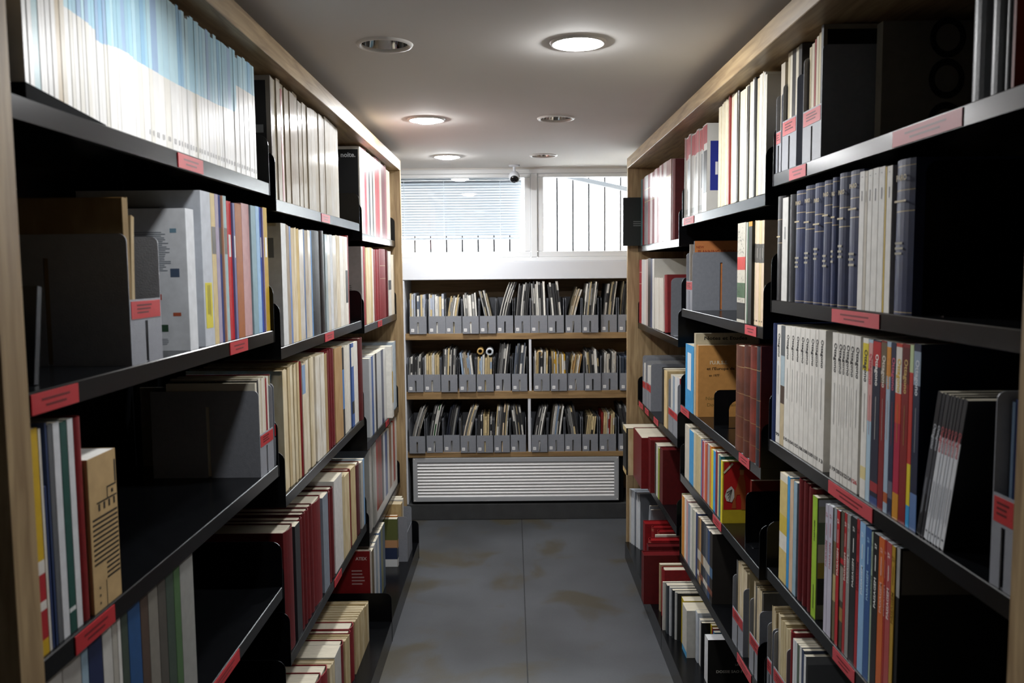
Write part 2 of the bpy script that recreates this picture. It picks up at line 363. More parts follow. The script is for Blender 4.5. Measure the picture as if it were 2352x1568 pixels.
# ---- outside: boarded white wall, rail, ground raised to bounce daylight
wo = tag(empty('wall_outside', (0, 7.2, 1.4)), kind='structure')
bd = None
for k in range(26):
    x = -1.62 + k * 0.134
    if bd is None: bd = box('board', 0, 0.118, 0, 0.03, 0, 1.1, M['outside'], wo, 0.003); bd.location.x = x
    else: o = bd.copy(); COL.objects.link(o); o.location.x = x
box('backing', -1.65, 1.9, 0.031, 0.06, 0, 1.1, M['void'], wo)
ra = tag(empty('handrail', (0, 6.9, 1.4)), 'grey sloping handrail seen through the right window pane', 'handrail')
p0, p1 = on_y(1285, 401, 6.9), on_y(1452, 437, 6.9); dv = (p1 - p0).normalized()
q0, q1 = p0 - dv * 0.3, p1 + dv * 0.8
prism('rail', [(q0.x, q0.z - 1.4 - 0.018), (q1.x, q1.z - 1.4 - 0.018), (q1.x, q1.z - 1.4 + 0.018), (q0.x, q0.z - 1.4 + 0.018)], 'y', -0.02, 0.02, M['rail'], ra)
for px_ in (1229, 1520):
    q = q0 + (q1 - q0) * ((on_y(px_, 450, 6.9).x - q0.x) / (q1.x - q0.x)); box('post', q.x - 0.012, q.x + 0.012, -0.012, 0.012, 0.0, q.z - 1.4 - 0.014, M['rail'], ra)
tag(box('ground_outside', -6, 6, BACK + 0.47, 14, 1.1, 1.40, M['ground']), kind='structure')  # unseen ground, raised and paled to bounce daylight onto the ceiling

# ---- ceiling lamps
for i, (x, y, on) in enumerate(LAMPS):
    side = 'left' if x < 0 else 'right'; dist = ['before the middle lamps', 'midway along the aisle', 'nearest the window', 'nearest the camera'][i // 2]
    st = 'lit round white recessed ceiling lamp' if on else 'unlit round mirrored recessed ceiling lamp'
    r = tag(empty('ceiling_lamp', (x, y, CEIL)), f'{st}, {side} row, {dist}', 'ceiling lamp', 'recessed lamps in two rows along the aisle ceiling')
    lathe('trim_ring', [(LR - 0.002, 0.004), (LR - 0.003, -0.003), (LR + 0.002, -0.006), (LR + 0.008, -0.005), (LR + 0.011, -0.0002)], (0, 0, 0), M['ring'], r, 40)
    lathe('reflector', [(LR - 0.0025, 0.003), (0.058, 0.03), (0.048, 0.055), (0.03, 0.07)] if on != 2 else [(LR - 0.0025, 0.003), (0.0605, 0.054)], (0, 0, 0), M['chrome'] if on != 2 else M['void'], r, 40)
    if on == 2:
        lathe('diffuser', [(0.060, 0.052), (0.03, 0.050), (0.0005, 0.049)], (0, 0, 0), M['lamp_deep'], r, 40)
    elif on:
        lathe('diffuser', [(LR - 0.004, 0.001), (0.056, -0.005), (0.047, -0.0095), (0.034, -0.0135), (0.018, -0.0155), (0.0005, -0.016)], (0, 0, 0), M['lamp'], r, 40)
    else:
        lathe('diffuser', [(0.045, 0.050), (0.02, 0.047), (0.0005, 0.046)], (0, 0, 0), M['white'], r, 32)
    lathe('housing', [(0.066, 0.001), (0.066, 0.09), (0.0005, 0.09)], (0, 0, 0), M['ring'], r, 24)
# ---- security camera
pc = on_z(1181, 379, CEIL)
sc = tag(empty('security_camera', (pc.x, pc.y, CEIL)), 'small white dome security camera with black lens on the ceiling', 'camera')
lathe('mount', [(0.0005, 0), (0.032, -0.0005), (0.030, -0.006), (0.012, -0.010), (0.0005, -0.010)], (0, 0, 0), M['white'], sc, 28)
lathe('stem', [(0.008, -0.009), (0.007, -0.03), (0.012, -0.04)], (0, 0, 0), M['white'], sc, 20)
lathe('body', [(0.0005, 0.034), (0.018, 0.030), (0.029, 0.016), (0.032, 0.0), (0.030, -0.016), (0.027, -0.024), (0.0005, -0.025)], (0, 0, 0), M['white'], sc, 28, 'y').location = (0, 0, -0.066)
bo = [o for o in sc.children if o.name.startswith('body')][0]; bo.rotation_euler = (math.radians(38), 0, 0)
le = lathe('lens', [(0.024, -0.0255), (0.022, -0.031), (0.012, -0.036), (0.0005, -0.038)], (0, 0, 0), M['lens'], bo, 24, 'y')

# ------------------------------------------------------------------ the two aisle bookcases
def rounded_plate(dep, z0, z1, r, n=5):
    """outline in (depth, z): front edge at 0, depth grows inwards, the top front corner is round"""
    pts = [(dep, z0), (0, z0)]
    for k in range(n + 1):
        a = math.pi - k * (math.pi / 2) / n
        pts.append((r + r * math.cos(a), z1 - r + r * math.sin(a)))
    pts.append((dep, z1)); return pts
LIP = 0.030
SH_NAME = ['top', 'second', 'third', 'fourth', 'fifth', 'bottom']
RED_TAGS = {  # shelf -> label strips as pixel spans on the lip
    'L11': [(408, 465)], 'L12': [(70, 178), (528, 568)], 'L13': [(172, 262)], 'L14': [(484, 549)],
    'L21': [(738, 757)], 'L22': [(746, 766)], 'L23': [], 'L24': [(768, 784)], 'L32': [(868, 877)], 'L33': [(886, 893)],
    'R11': [(1814, 1852), (2052, 2212)], 'R12': [(1912, 2021)], 'R13': [(1904, 2005)], 'R14': [(1914, 1964)],
    'R21': [(1571, 1594)], 'R22': [(1712, 1738)], 'R23': [(1564, 1583), (1698, 1722)], 'R24': [(1638, 1657)], 'R25': [(1694, 1726)],
    'R33': [(1468, 1477), (1482, 1490), (1502, 1512)], 'R34': [(1484, 1494)]}
def build_case(S):
    s = -1 if S == 'L' else 1; lip = LS if S == 'L' else RS; fr = LF if S == 'L' else RF; bs = LBASE if S == 'L' else RBASE
    y_near, y_far = 0.925, 4.358
    c = empty('bookcase', (s * (lip + DEPTH / 2), (y_near + y_far) / 2, 0)); ox, oy, _ = c.location
    tag(c, f'oak-framed bookcase with black steel shelves lining the {"left" if S == "L" else "right"} side of the aisle', 'bookcase', 'aisle bookcases')
    def bx(name, d0, d1, y0, y1, z0, z1, mat, par=c, b=0.0):
        return box(name, s * d0 - ox, s * d1 - ox, y0 - oy, y1 - oy, z0, z1, mat, par, b)
    back = lip + DEPTH
    bx('top_board', fr, back + 0.02, y_near, y_far, CASE_TOP - 0.0515, CASE_TOP, M['oak_y'], b=0.0015)
    bx('end_panel', fr, back + 0.02, y_near, y_near + 0.05, 0.0, CASE_TOP - 0.0517, M['oak_z'], b=0.0015)
    bx('end_panel', fr, back + 0.02, y_far - 0.028, y_far, 0.0, CASE_TOP - 0.0517, M['oak_z'], b=0.0015)
    bx('back_panel', back, back + 0.018, y_near + 0.05, y_far - 0.028, 0.0, CASE_TOP - 0.0517, M['black'])
    for yy in [BAY[S + '1'][0] - 0.018, (BAY[S + '1'][1] + BAY[S + '2'][0]) / 2, (BAY[S + '2'][1] + BAY[S + '3'][0]) / 2, y_far - 0.046]:
        bx('upright', back - 0.06, back - 0.001, yy - 0.016, yy + 0.016, 0.0, CASE_TOP - 0.053, M['black'], b=0.002)
    for bay in '123':
        b0, b1 = BAY[S + bay]
        for i, z in enumerate(SHELF[S + bay] + [BASE_Z]):
            base = i == len(SHELF[S + bay]); f0 = bs if base else lip
            lipz = BASE_Z if base else LIP
            e0, e1 = b0, b1
            if base: e0, e1 = (b0 if bay == '1' else b0 - 0.026), (b1 if bay == '3' else b1 + 0.0235)
            # folded sheet: plate, front lip with a small return
            d1 = back - 0.002
            pts = [(f0, z - lipz), (f0 + 0.012, z - lipz), (f0 + 0.012, z - lipz + 0.0015), (f0 + 0.0015, z - lipz + 0.0015), (f0 + 0.0015, z - 0.0015), (d1, z - 0.0015), (d1, z), (f0 + 0.0015, z), (f0, z - 0.0015)]
            sh = prism('shelf', [(s * p[0] - ox, p[1]) for p in pts], 'y', e0 - oy, e1 - oy, M['black'], c)
            ends = (b0 + 0.0005, b1 - 0.0025)
            if base: ends = {'L1': (), 'L2': ends[1:], 'L3': ends[1:]}.get(S + bay, ())
            for yy in ends:
                pl = rounded_plate(back - f0 - 0.03, z - lipz, z + 0.118, 0.026)
                prism('side_bracket', [(s * (f0 - 0.001 + p[0]) - ox, p[1]) for p in pl], 'y', yy - oy, yy + 0.002 - oy, M['black'], sh)
            for a, b_ in RED_TAGS.get(S + bay + str(i + 1), []):
                ya, yb = sorted((y_at(a, s * f0, z - 0.015), y_at(b_, s * f0, z - 0.015)))
                v_, f_ = box_data(min(s * (f0 - 0.0016), s * (f0 - 0.0002)) - ox, max(s * (f0 - 0.0016), s * (f0 - 0.0002)) - ox, ya - oy, yb - oy, z - 0.029, z - 0.003)
                rc = lin('b22a30' if S == 'L' else 'b8434a'); cl_ = [rc] * 6; xw = s * (f0 - 0.0018) - ox; n_ = 2 if yb - ya > 0.03 else 1
                for q_ in range(n_):
                    zc = z - 0.016 + (0.004 if n_ > 1 else 0) - q_ * 0.008; mg = (yb - ya) * (0.2 + 0.08 * q_); i0 = len(v_)
                    v_ += [(xw, ya - oy + mg, zc - 0.0016), (xw, yb - oy - mg, zc - 0.0016), (xw, yb - oy - mg, zc + 0.0016), (xw, ya - oy + mg, zc + 0.0016)]; f_.append((i0, i0 + 1, i0 + 2, i0 + 3)); cl_.append(lin('6a1a20'))
                mesh_obj('shelf_label', v_, f_, M['print'], sh, cl_)
    return c
case_L = build_case('L'); case_R = build_case('R')
for c_, s_, lip_ in ((case_L, -1, LS), (case_R, 1, RS)): pass
# ------------------------------------------------------------------ builders: book, magazine file, bookend
ORD = 'first second third fourth fifth sixth seventh eighth ninth tenth eleventh twelfth thirteenth fourteenth fifteenth sixteenth seventeenth eighteenth nineteenth'.split()
TENS = {2: 'twent', 3: 'thirt', 4: 'fort', 5: 'fift', 6: 'sixt', 7: 'sevent', 8: 'eight'}
def ordinal(n):
    if n < 20: return ORD[n - 1]
    t, u = divmod(n, 10)
    return TENS[t] + ('ieth' if not u else 'y-' + ORD[u - 1])
NAMED = {'white': 'eceae6', 'cream': 'ddd0b2', 'beige': 'b9aa8e', 'tan': 'a9855a', 'brown': '6a4630', 'light grey': 'b9bcc0', 'grey': '85878a', 'dark grey': '47494d', 'black': '141416',
         'navy': '1b2a55', 'blue': '2f62b0', 'light blue': '8fb6d8', 'sky blue': '2f95cf', 'teal': '4d8d94', 'green': '2f6a44', 'lime green': '94b83a', 'olive': '6d6a35',
         'yellow': 'd9c23a', 'mustard': 'b8962f', 'orange': 'd27a35', 'red': 'b3242a', 'dark red': '6a1418', 'pink': 'cf8f92', 'lilac': 'a9a0bd', 'purple': '5c4a80', 'salmon': 'd2907a'}
_rgb = {k: tuple(int(v[i:i + 2], 16) for i in (0, 2, 4)) for k, v in NAMED.items()}
def color_name(h):
    c = tuple(int(h[i:i + 2], 16) for i in (0, 2, 4))
    return min(_rgb, key=lambda k: sum((a - b) ** 2 for a, b in zip(_rgb[k], c)))
def shade(h, f):
    return ''.join('%02x' % max(0, min(255, int(int(h[i:i + 2], 16) * f))) for i in (0, 2, 4))
def vary(h, a=0.06):
    f = 1 + random.uniform(-a, a); return shade(h, f)
KIND = {'m': ('magazine', 'magazine', 'gloss', 0.0005), 'p': ('paperback_book', 'book', 'paper', 0.0007), 'h': ('hardcover_book', 'book', 'cloth', 0.0026),
        'b': ('ring_binder', 'binder', 'cloth', 0.003), 'd': ('document', 'document', 'paper', 0.0005), 'w': ('worn_journal', 'journal', 'worn', 0.0008), 'x': ('wrapped_journal', 'journal', 'wrap', 0.0008),
        'l': ('leather_book', 'book', 'leather', 0.0026), 'j': ('journal', 'journal', 'gloss', 0.0006)}
ITEMS = []                       # every book-like thing, for the labels
def build_book(loc, rz, t, h, dep, col, kind='p', bands=(), lean=0.0, yaw=0.0, bend=0.0, front=None, pages=None, mat=None, desc=None):
    """canonical frame: spine in the plane y=0 facing -y, thickness along x, depth along +y"""
    name, cat, mname, k = KIND[kind]; k = min(k, t * 0.22); hard = kind in 'hbl'
    lift = abs(math.sin(lean)) * t / 2
    r = empty(name, (loc[0], loc[1], loc[2] + lift + 0.0003), (0, lean, rz + yaw)); r['category'] = cat
    if hard and kind != 'b':
        sg = min(0.22 * t, 0.008); prof = [(-t / 2, dep), (-t / 2, sg)]
        for q in range(1, 6): a = -1 + 2 * q / 6; prof.append((a * t / 2, sg * a * a))
        prof += [(t / 2, sg), (t / 2, dep)]
    else:
        c = min(0.0006, t * 0.10); sg = 0.0
        prof = [(-t / 2, dep), (-t / 2, c), (-t / 2 + c, 0), (t / 2 - c, 0), (t / 2, c), (t / 2, dep)]
    n = len(prof); inner = [(x * (1 - 2 * k / t), (y + k) if y < dep * 0.9 else dep) for x, y in prof]
    cuts = {0.0, 1.0}
    for b0, b1, _ in bands: cuts |= {max(0, min(1, b0)), max(0, min(1, b1))}
    if bend: cuts |= {i / 7 for i in range(8)}
    cuts = sorted(cuts); cc = lin(col); fc = lin(front or col)
    def bandc(f):
        res = cc
        for b0, b1, hx in bands:
            if b0 - 1e-6 <= f <= b1 + 1e-6: res = lin(hx)
        return res
    def sh(f): return bend * (f * h) ** 2 / 0.29
    v = []; f = []; cl = []
    for q in cuts:
        for x, y in prof: v.append((x + sh(q), y, q * h))
    for q in cuts:
        for x, y in inner: v.append((x + sh(q), y, q * h))
    nc = len(cuts); io = nc * n
    if kind in 'wx':
        for i in range(n):
            dz = random.uniform(-0.0035, 0.0012)
            for q in ((nc - 1) * n + i, io + (nc - 1) * n + i): v[q] = (v[q][0], v[q][1], v[q][2] + dz)
    for j in range(nc - 1):
        sc_ = bandc((cuts[j] + cuts[j + 1]) / 2)
        for i in range(n - 1):
            f.append((j * n + i, j * n + i + 1, (j + 1) * n + i + 1, (j + 1) * n + i)); cl.append(sc_ if 0 < i < n - 2 else fc)
            f.append((io + j * n + i + 1, io + j * n + i, io + (j + 1) * n + i, io + (j + 1) * n + i + 1)); cl.append(fc)
        for e in (0, n - 1): f.append((j * n + e, (j + 1) * n + e, io + (j + 1) * n + e, io + j * n + e)); cl.append(fc)
    for i in range(n - 1):
        f.append((i, io + i, io + i + 1, i + 1)); cl.append(fc)
        tp = (nc - 1) * n; f.append((tp + i, tp + i + 1, io + tp + i + 1, io + tp + i)); cl.append(fc)
    mesh_obj('cover', v, f, M[mat or mname], r, cl)
    ins = 0.0035 if hard or kind in 'wx' else 0.0006; px = t / 2 - k - 0.0001; pc = lin(pages or ('d8d0bc' if kind not in 'wx' else 'c2b394'))
    lv = [0.0, 1.0] if not bend else [i / 7 for i in range(8)]; v = []; f = []
    for q in lv:
        z = ins + q * (h - 2 * ins); o_ = sh(z / h)
        y0 = sg + k + 0.0004
        for x, y in ((-px, y0), (px, y0), (px, dep - ins), (-px, dep - ins)): v.append((x + o_, y, z))
    for j in range(len(lv) - 1):
        for i in range(4): f.append((j * 4 + i, j * 4 + (i + 1) % 4, j * 4 + 4 + (i + 1) % 4, j * 4 + 4 + i))
    f += [(3, 2, 1, 0), tuple(range(len(v) - 4, len(v)))]
    mesh_obj('page_block', v, f, M['pages'], r, [pc] * len(f))
    r['_t'] = t
    return r

class Row: pass
ROW = Row()
def row(S, bay, i):
    ROW.S = S; ROW.s = -1 if S == 'L' else 1; ROW.bay = bay; ROW.i = i; key = S + str(bay)
    base = i > len(SHELF[key]); ROW.z = BASE_Z if base else SHELF[key][i - 1]
    ROW.lip = (LBASE if S == 'L' else RBASE) if base else (LS if S == 'L' else RS)
    ROW.rz = math.pi / 2 if S == 'L' else -math.pi / 2
    ROW.name = ('bottom' if base else SH_NAME[i - 1]); ROW.sec = ['near', 'middle', 'far'][bay - 1]; ROW.side = 'left' if S == 'L' else 'right'
    ROW.key = (S, bay, i)
def span(x0, x1, set_=0.006, hz=0.12):
    X = ROW.s * (ROW.lip + set_); a, b = y_at(x0, X, ROW.z + hz), y_at(x1, X, ROW.z + hz)
    return min(a, b), max(a, b)
OCC = {}
def fit(y0, y1):
    """keep an interval of the row clear of the shelf brackets and of what already stands there"""
    b0, b1 = BAY[ROW.S + str(ROW.bay)]
    if ROW.name == 'bottom': b0, b1 = (b0 - 0.03, b1 - 0.0045) if ROW.S == 'L' else (b0 - 0.03, b1 + 0.03)
    else: b0, b1 = b0 + 0.0035, b1 - 0.0035
    if y0 < b0: y0 = b0; y1 = max(y1, b0 + 0.004)
    if y1 > b1: y1 = b1; y0 = min(y0, b1 - 0.004)
    occ = OCC.setdefault(ROW.key if ROW.name != 'bottom' else (ROW.S, 'bottom'), [])
    for _ in range(3):
        for a, b in occ:
            if y0 < b - 1e-5 and y1 > a + 1e-5:
                if (y0 + y1) / 2 < (a + b) / 2: y1 = a; y0 = min(y0, a - 0.0030)
                else: y0 = b; y1 = max(y1, b + 0.0030)
    occ.append((y0, y1)); return y0, y1
def put(y0, y1, h, col, kind='p', set_=0.006, dep=None, desc=None, raise_=0.0, group=None, gap=0.0009, **o):
    if (raise_ < 0.0025 or raise_ > 0.0035) and not o.get('lean'): y0, y1 = fit(y0, y1)
    up = [q for q in SHELF[ROW.S + str(ROW.bay)] if q > ROW.z + 0.01]
    h = min(h, (min(up) - LIP if up else CASE_TOP - 0.0515) - 0.004 - ROW.z - raise_)
    t = max(0.0016, (y1 - y0) - gap); dep = dep or min(0.29, max(0.15, h * random.uniform(0.70, 0.78)))
    r = build_book((ROW.s * (ROW.lip + set_), (y0 + y1) / 2, ROW.z + raise_), ROW.rz, t, h, dep, col, kind, **o)
    thick = 'thin ' if t < 0.009 else ('thick ' if t > 0.034 else '')
    noun = {'m': 'magazine', 'p': 'paperback', 'h': 'hardcover', 'b': 'binder', 'd': 'folder', 'w': 'worn journal', 'x': 'plastic-wrapped journal', 'l': 'leather-bound book', 'j': 'journal'}[kind]
    ITEMS.append((r, ROW.key, (y0 + y1) / 2, desc or f'{thick}{color_name(col)} {noun}', ROW.name, ROW.sec, ROW.side))
    r['_dep'] = dep; r['_h'] = h; r['_s'] = ROW.s
    return r
def bk(x0, x1, yt, col, kind='p', set_=0.006, h=None, hz=0.12, **o):
    y0, y1 = span(x0, x1, set_, hz)
    if h is None: h = z_at(yt, ROW.s * (ROW.lip + set_), (y0 + y1) / 2) - ROW.z - o.get('raise_', 0)
    return put(y0, y1, max(0.08, h), col, kind, set_, **o)
def run(x0, x1, n, yt0, yt1, pal, kind='p', set_=0.006, jit=0.006, hj=0.006, h=None, hz=0.12, bandf=None, leanj=0.0, va=0.05, **o):
    """n books filling the span x0..x1 of the row; tops run from yt0 (at x0) to yt1 (at x1)"""
    a, b = span(x0, x1, set_, hz); X = ROW.s * (ROW.lip + set_)
    ya, yb = y_at(x0, X, ROW.z + hz), y_at(x1, X, ROW.z + hz)
    w = [random.uniform(0.7, 1.3) for _ in range(n)]; tot = sum(w); acc = 0; out = []
    if h is None: h0, h1 = z_at(yt0, X, ya) - ROW.z, z_at(yt1, X, yb) - ROW.z
    else: h0 = h1 = h
    for q in range(n):
        c0 = ya + (yb - ya) * acc / tot; acc += w[q]; c1 = ya + (yb - ya) * acc / tot; f = (acc - w[q] / 2) / tot
        hh = h0 + (h1 - h0) * f + random.uniform(-hj, hj) - 0.001
        col = pal[q % len(pal)]; kd = kind
        if isinstance(col, tuple): kd, col = col
        bands = bandf(f, col) if bandf else ()
        out.append(put(min(c0, c1), max(c0, c1), hh, vary(col, va), kd, set_ + random.uniform(0, jit), bands=bands, lean=random.uniform(-leanj, leanj), **o))
    return out
def near_side(r): return -1 if r['_s'] < 0 else 1
def cover_panel(r, u0, u1, v0, v1, col, name='cover_print', lift=0.00015):
    """flat print on the cover that faces the camera; u runs from the spine inwards (m), v up (m)"""
    e = near_side(r); x = e * (r['_t'] / 2 + lift)
    v = [(x, u0, v0), (x, u1, v0), (x, u1, v1), (x, u0, v1)]
    return mesh_obj(name, v, [(0, 1, 2, 3)], ink(col), r)
def cover_text(r, s, size, u, vz, col, width=None, lift=0.0003):
    e = near_side(r); e1 = (0, 1 if e > 0 else -1, 0)
    return letters(r, s, size, (e * (r['_t'] / 2 + lift), u, vz), e1, (0, 0, 1), col, width)
def cover_lines(r, u0, u1, v0, v1, n, col, rag=0.3, lift=0.00025):
    e = near_side(r); e1 = (0, 1 if e > 0 else -1, 0)
    return small_print(r, (e * (r['_t'] / 2 + lift), (u0 + u1) / 2, (v0 + v1) / 2), e1, (0, 0, 1), u1 - u0, v1 - v0, n, col, rag)
def spine_text(r, s, size, vz, col, mode='d', width=None, y=-0.0004):
    e1, e2 = {'d': ((0, 0, -1), (1, 0, 0)), 'u': ((0, 0, 1), (-1, 0, 0)), 'h': ((1, 0, 0), (0, 0, 1))}[mode]
    return letters(r, s, size, (0, y, vz), e1, e2, col, width)
def spine_lines(r, vz0, vz1, n, col, wfrac=0.5, y=-0.0004, mode='d'):
    e1, e2 = {'d': ((0, 0, -1), (1, 0, 0)), 'u': ((0, 0, 1), (-1, 0, 0)), 'h': ((1, 0, 0), (0, 0, 1))}[mode]
    t = r['_t'] * wfrac
    if mode == 'h': return small_print(r, (0, y, (vz0 + vz1) / 2), e1, e2, t, vz1 - vz0, n, col, 0.3)
    return small_print(r, (0, y, (vz0 + vz1) / 2), e1, e2, vz1 - vz0, t, n, col, 0.2)
def spine_patch(r, vz0, vz1, col, wf=0.92, name='spine_sticker', y=-0.0003):
    w = r['_t'] / 2 * wf
    return mesh_obj(name, [(-w, y, vz0), (w, y, vz0), (w, y, vz1), (-w, y, vz1)], [(0, 1, 2, 3)], ink(col), r)

def build_file(loc, rz, w, h, dep, fh, red=True, white=False, mat='grey', slit=True):
    """magazine file: two tall side panels, low slit front, back and base"""
    r = empty('magazine_file', loc, (0, 0, rz)); r['category'] = 'magazine file'; t = 0.0018; m = M[mat]
    for sx in (-1, 1):
        pts = [(0, 0.0)]
        rr = 0.012
        for k in range(5): a = math.pi - k * math.pi / 8; pts.append((rr + rr * math.cos(a), h - rr + rr * math.sin(a)))
        pts += [(dep, h), (dep, 0.0)]
        if slit:
            sl0 = dep * 0.46
            pts += [(sl0 + 0.008, 0.0), (sl0 + 0.008, h * 0.82), (sl0, h * 0.82), (sl0, 0.0)]
        x = sx * (w / 2 - t / 2); prism('side_panel', pts, 'x', x - t / 2, x + t / 2, m, r)
    wi = w / 2 - t; s = 0.0048
    prism('front_panel', [(-wi, 0.0), (-s, 0.0), (-s, fh * 0.66), (s, fh * 0.66), (s, 0.0), (wi, 0.0), (wi, fh), (-wi, fh)], 'y', 0.0, t, m, r)
    box('base_panel', -wi, wi, t, dep - t, 0.0, t, m, r); box('back_panel', -wi, wi, dep - t, dep, 0.0, h, m, r)
    if red:
        lb = box('label', -wi + 0.003, wi - 0.003, -0.0008, -0.0001, fh * 0.70, fh * 0.97, M['red'], r)
        small_print(lb, (0, -0.0010, fh * 0.85), (1, 0, 0), (0, 0, 1), wi * 1.2, fh * 0.17, 3, '4a1014', 0.4)
    if white:
        lb = box('label', -wi + 0.007, -wi + 0.025, -0.0008, -0.0001, fh * 0.12 , fh * 0.30, M['tag'], r)
        small_print(lb, (-wi + 0.016, -0.0010, fh * 0.21), (1, 0, 0), (0, 0, 1), 0.009, 0.006, 2, '8a8a8a', 0.3)
    return r
FILES = []
def fil(x0, x1, yt, fy, set_=0.004, dep=0.255, h=None, fh=None, red=True, hz=0.05, desc=None):
    y0, y1 = fit(*span(x0, x1, set_, hz)); y0 += 0.0005; y1 -= 0.0005; X = ROW.s * (ROW.lip + set_); ym = (y0 + y1) / 2
    h = h or z_at(yt, X, ym) - ROW.z; fh = fh or z_at(fy, X, ym) - ROW.z
    r = build_file((X, ym, ROW.z + 0.0002), ROW.rz, y1 - y0, h, dep, fh, red)
    FILES.append((r, ROW.key, ym, desc or ('grey metal magazine file with red label' if red else 'plain grey metal magazine file'), ROW.name, ROW.sec, ROW.side))
    return r, y0, y1
def bookend(x, yt, label, set_=0.012, dep=0.20, h=None, mat='black', hz=0.06, arch=False, foot=True):
    X = ROW.s * (ROW.lip + set_); y = y_at(x, X, ROW.z + hz); h = h or z_at(yt, X, y) - ROW.z
    a_, b_ = fit(y - 0.002, y + 0.002); y = (a_ + b_) / 2
    r = tag(empty('bookend', (X, y, ROW.z + 0.0002), (0, 0, ROW.rz)), label, 'bookend', 'metal bookends on the shelves')
    pts = rounded_plate(dep, 0.0, h, 0.02)
    if arch:
        a0, a1 = dep * 0.38, dep; n = 8; cx = (a0 + a1) / 2; rr = (a1 - a0) / 2
        pts = [(a0, 0.0), (0, 0.0)] + pts[2:-1] + [(dep, h)] + [(dep, h * 0.45 + rr * 0.0)] + [(cx + rr * math.cos(math.pi * k / n), h * 0.45 + rr * math.sin(math.pi * k / n) * 0.8) for k in range(1, n)] + [(a0, h * 0.45)]
    e = 0.0008
    prism('plate', pts, 'x', -e, e, M[mat], r)
    if foot: box('foot', -0.05 if ROW.s < 0 else -e, e if ROW.s < 0 else 0.05, 0.01, dep - 0.02, 0.0, 0.0012, M[mat], r)
    return r
# ------------------------------------------------------------------ bookcase under the window
bc = tag(empty('bookcase', (0.16, BACK + 0.17, 0)), 'oak bookcase under the window holding rows of grey magazine files', 'bookcase')
def bb(name, x0, x1, y0, y1, z0, z1, mat, par=None, b=0.0): return box(name, x0 - 0.16, x1 - 0.16, y0 - BACK - 0.17, y1 - BACK - 0.17, z0, z1, mat, par or bc, b)
gx0_, gx1_ = -0.62, 0.66
BX0, BX1, BZ = -0.640, 0.98, [1.130, 0.783, 0.414]
bb('side_panel', BX0 - 0.02, BX0, BACK, BACK + 0.36, 0.098, 1.447, M['white'], b=0.001)  # white instead of oak: stands in for the strip lit by the window
bb('duct', gx0_ , gx1_, BACK + 0.02, BACK + 0.03, 0.098, 0.382, M['void'])  # flat dark sheet standing in for the shade behind the slats
bb('side_panel', BX1, BX1 + 0.02, BACK, BACK + 0.36, 0.098, 1.447, M['oak_z'], b=0.001)
bb('back_panel', BX0, BX1, BACK + 0.345, BACK + 0.36, 0.098, 1.447, M['oak_x'])
for z, th in zip(BZ, (0.036, 0.046, 0.030)):
    bb('shelf', BX0 + 0.0005, BX1 - 0.0005, BACK + 0.001, BACK + 0.344, z - th, z, M['oak_x'], b=0.001)
bb('divider', 0.094, 0.108, BACK + 0.004, BACK + 0.34, BZ[1] + 0.0005, BZ[0] - 0.0365, M['white'])
bb('divider', 0.086, 0.102, BACK + 0.004, BACK + 0.34, BZ[2] + 0.0005, BZ[1] - 0.0465, M['white'])
tag(box('trim_plinth', ROOM_X0, ROOM_X1, BACK, BACK + 0.36, 0.0, 0.097, M['plinth'], None, 0.003), kind='structure')
# ---- ventilation grille
g = tag(empty('ventilation_grille', (0.01, BACK - 0.004, 0.115)), 'wide aluminium ventilation grille with horizontal slats under the file shelves', 'grille')
ga, gb = on_y(949, 1100, BACK), on_y(1421, 1100, BACK); gx0, gx1 = ga.x - 0.01, gb.x - 0.01; gh = 0.266; fw = 0.027
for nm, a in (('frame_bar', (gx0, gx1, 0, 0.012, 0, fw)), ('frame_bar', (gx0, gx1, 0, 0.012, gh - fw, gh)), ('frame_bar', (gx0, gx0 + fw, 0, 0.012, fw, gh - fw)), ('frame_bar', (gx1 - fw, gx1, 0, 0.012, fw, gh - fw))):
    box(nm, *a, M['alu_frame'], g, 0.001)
gs = None
for k in range(11):
    z = fw + 0.010 + (gh - 2 * fw - 0.020) * k / 10
    if gs is None:
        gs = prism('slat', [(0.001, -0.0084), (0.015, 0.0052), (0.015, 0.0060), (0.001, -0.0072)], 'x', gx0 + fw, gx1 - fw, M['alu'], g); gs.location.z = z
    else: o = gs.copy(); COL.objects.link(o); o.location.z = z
for x in (gx0 + 0.3 * fw, gx1 - 0.3 * fw):
    for z in (0.3 * fw, gh - 0.3 * fw): lathe('screw', [(0.004, 0.0005), (0.003, -0.0015), (0.0003, -0.0018)], (x, 0, z), M['ring'], g, 10, 'y')
# ---- files on its three shelves, each with its documents
FX = [[(941, 979.5), (984, 1023), (1023.5, 1060), (1062.5, 1100), (1102, 1139), (1141, 1178.6), (1182, 1218), (1219, 1257), (1258.5, 1295), (1299, 1335), (1337, 1374), (1381, 1417.5), (1420.5, 1457)],
      [(937, 973), (974.6, 1011.6), (1014, 1051), (1055, 1093), (1095.5, 1134), (1136.6, 1173), (1176, 1211), (1226, 1262.5), (1265, 1302), (1304, 1341), (1343, 1380), (1382, 1419), (1424, 1460)],
      [(941, 977), (980, 1017), (1019, 1055.5), (1058, 1093.5), (1095.5, 1132.6), (1135, 1171), (1173, 1208), (1221, 1257), (1259, 1296), (1298, 1335), (1338, 1373.5), (1377.5, 1415), (1421, 1457)]]
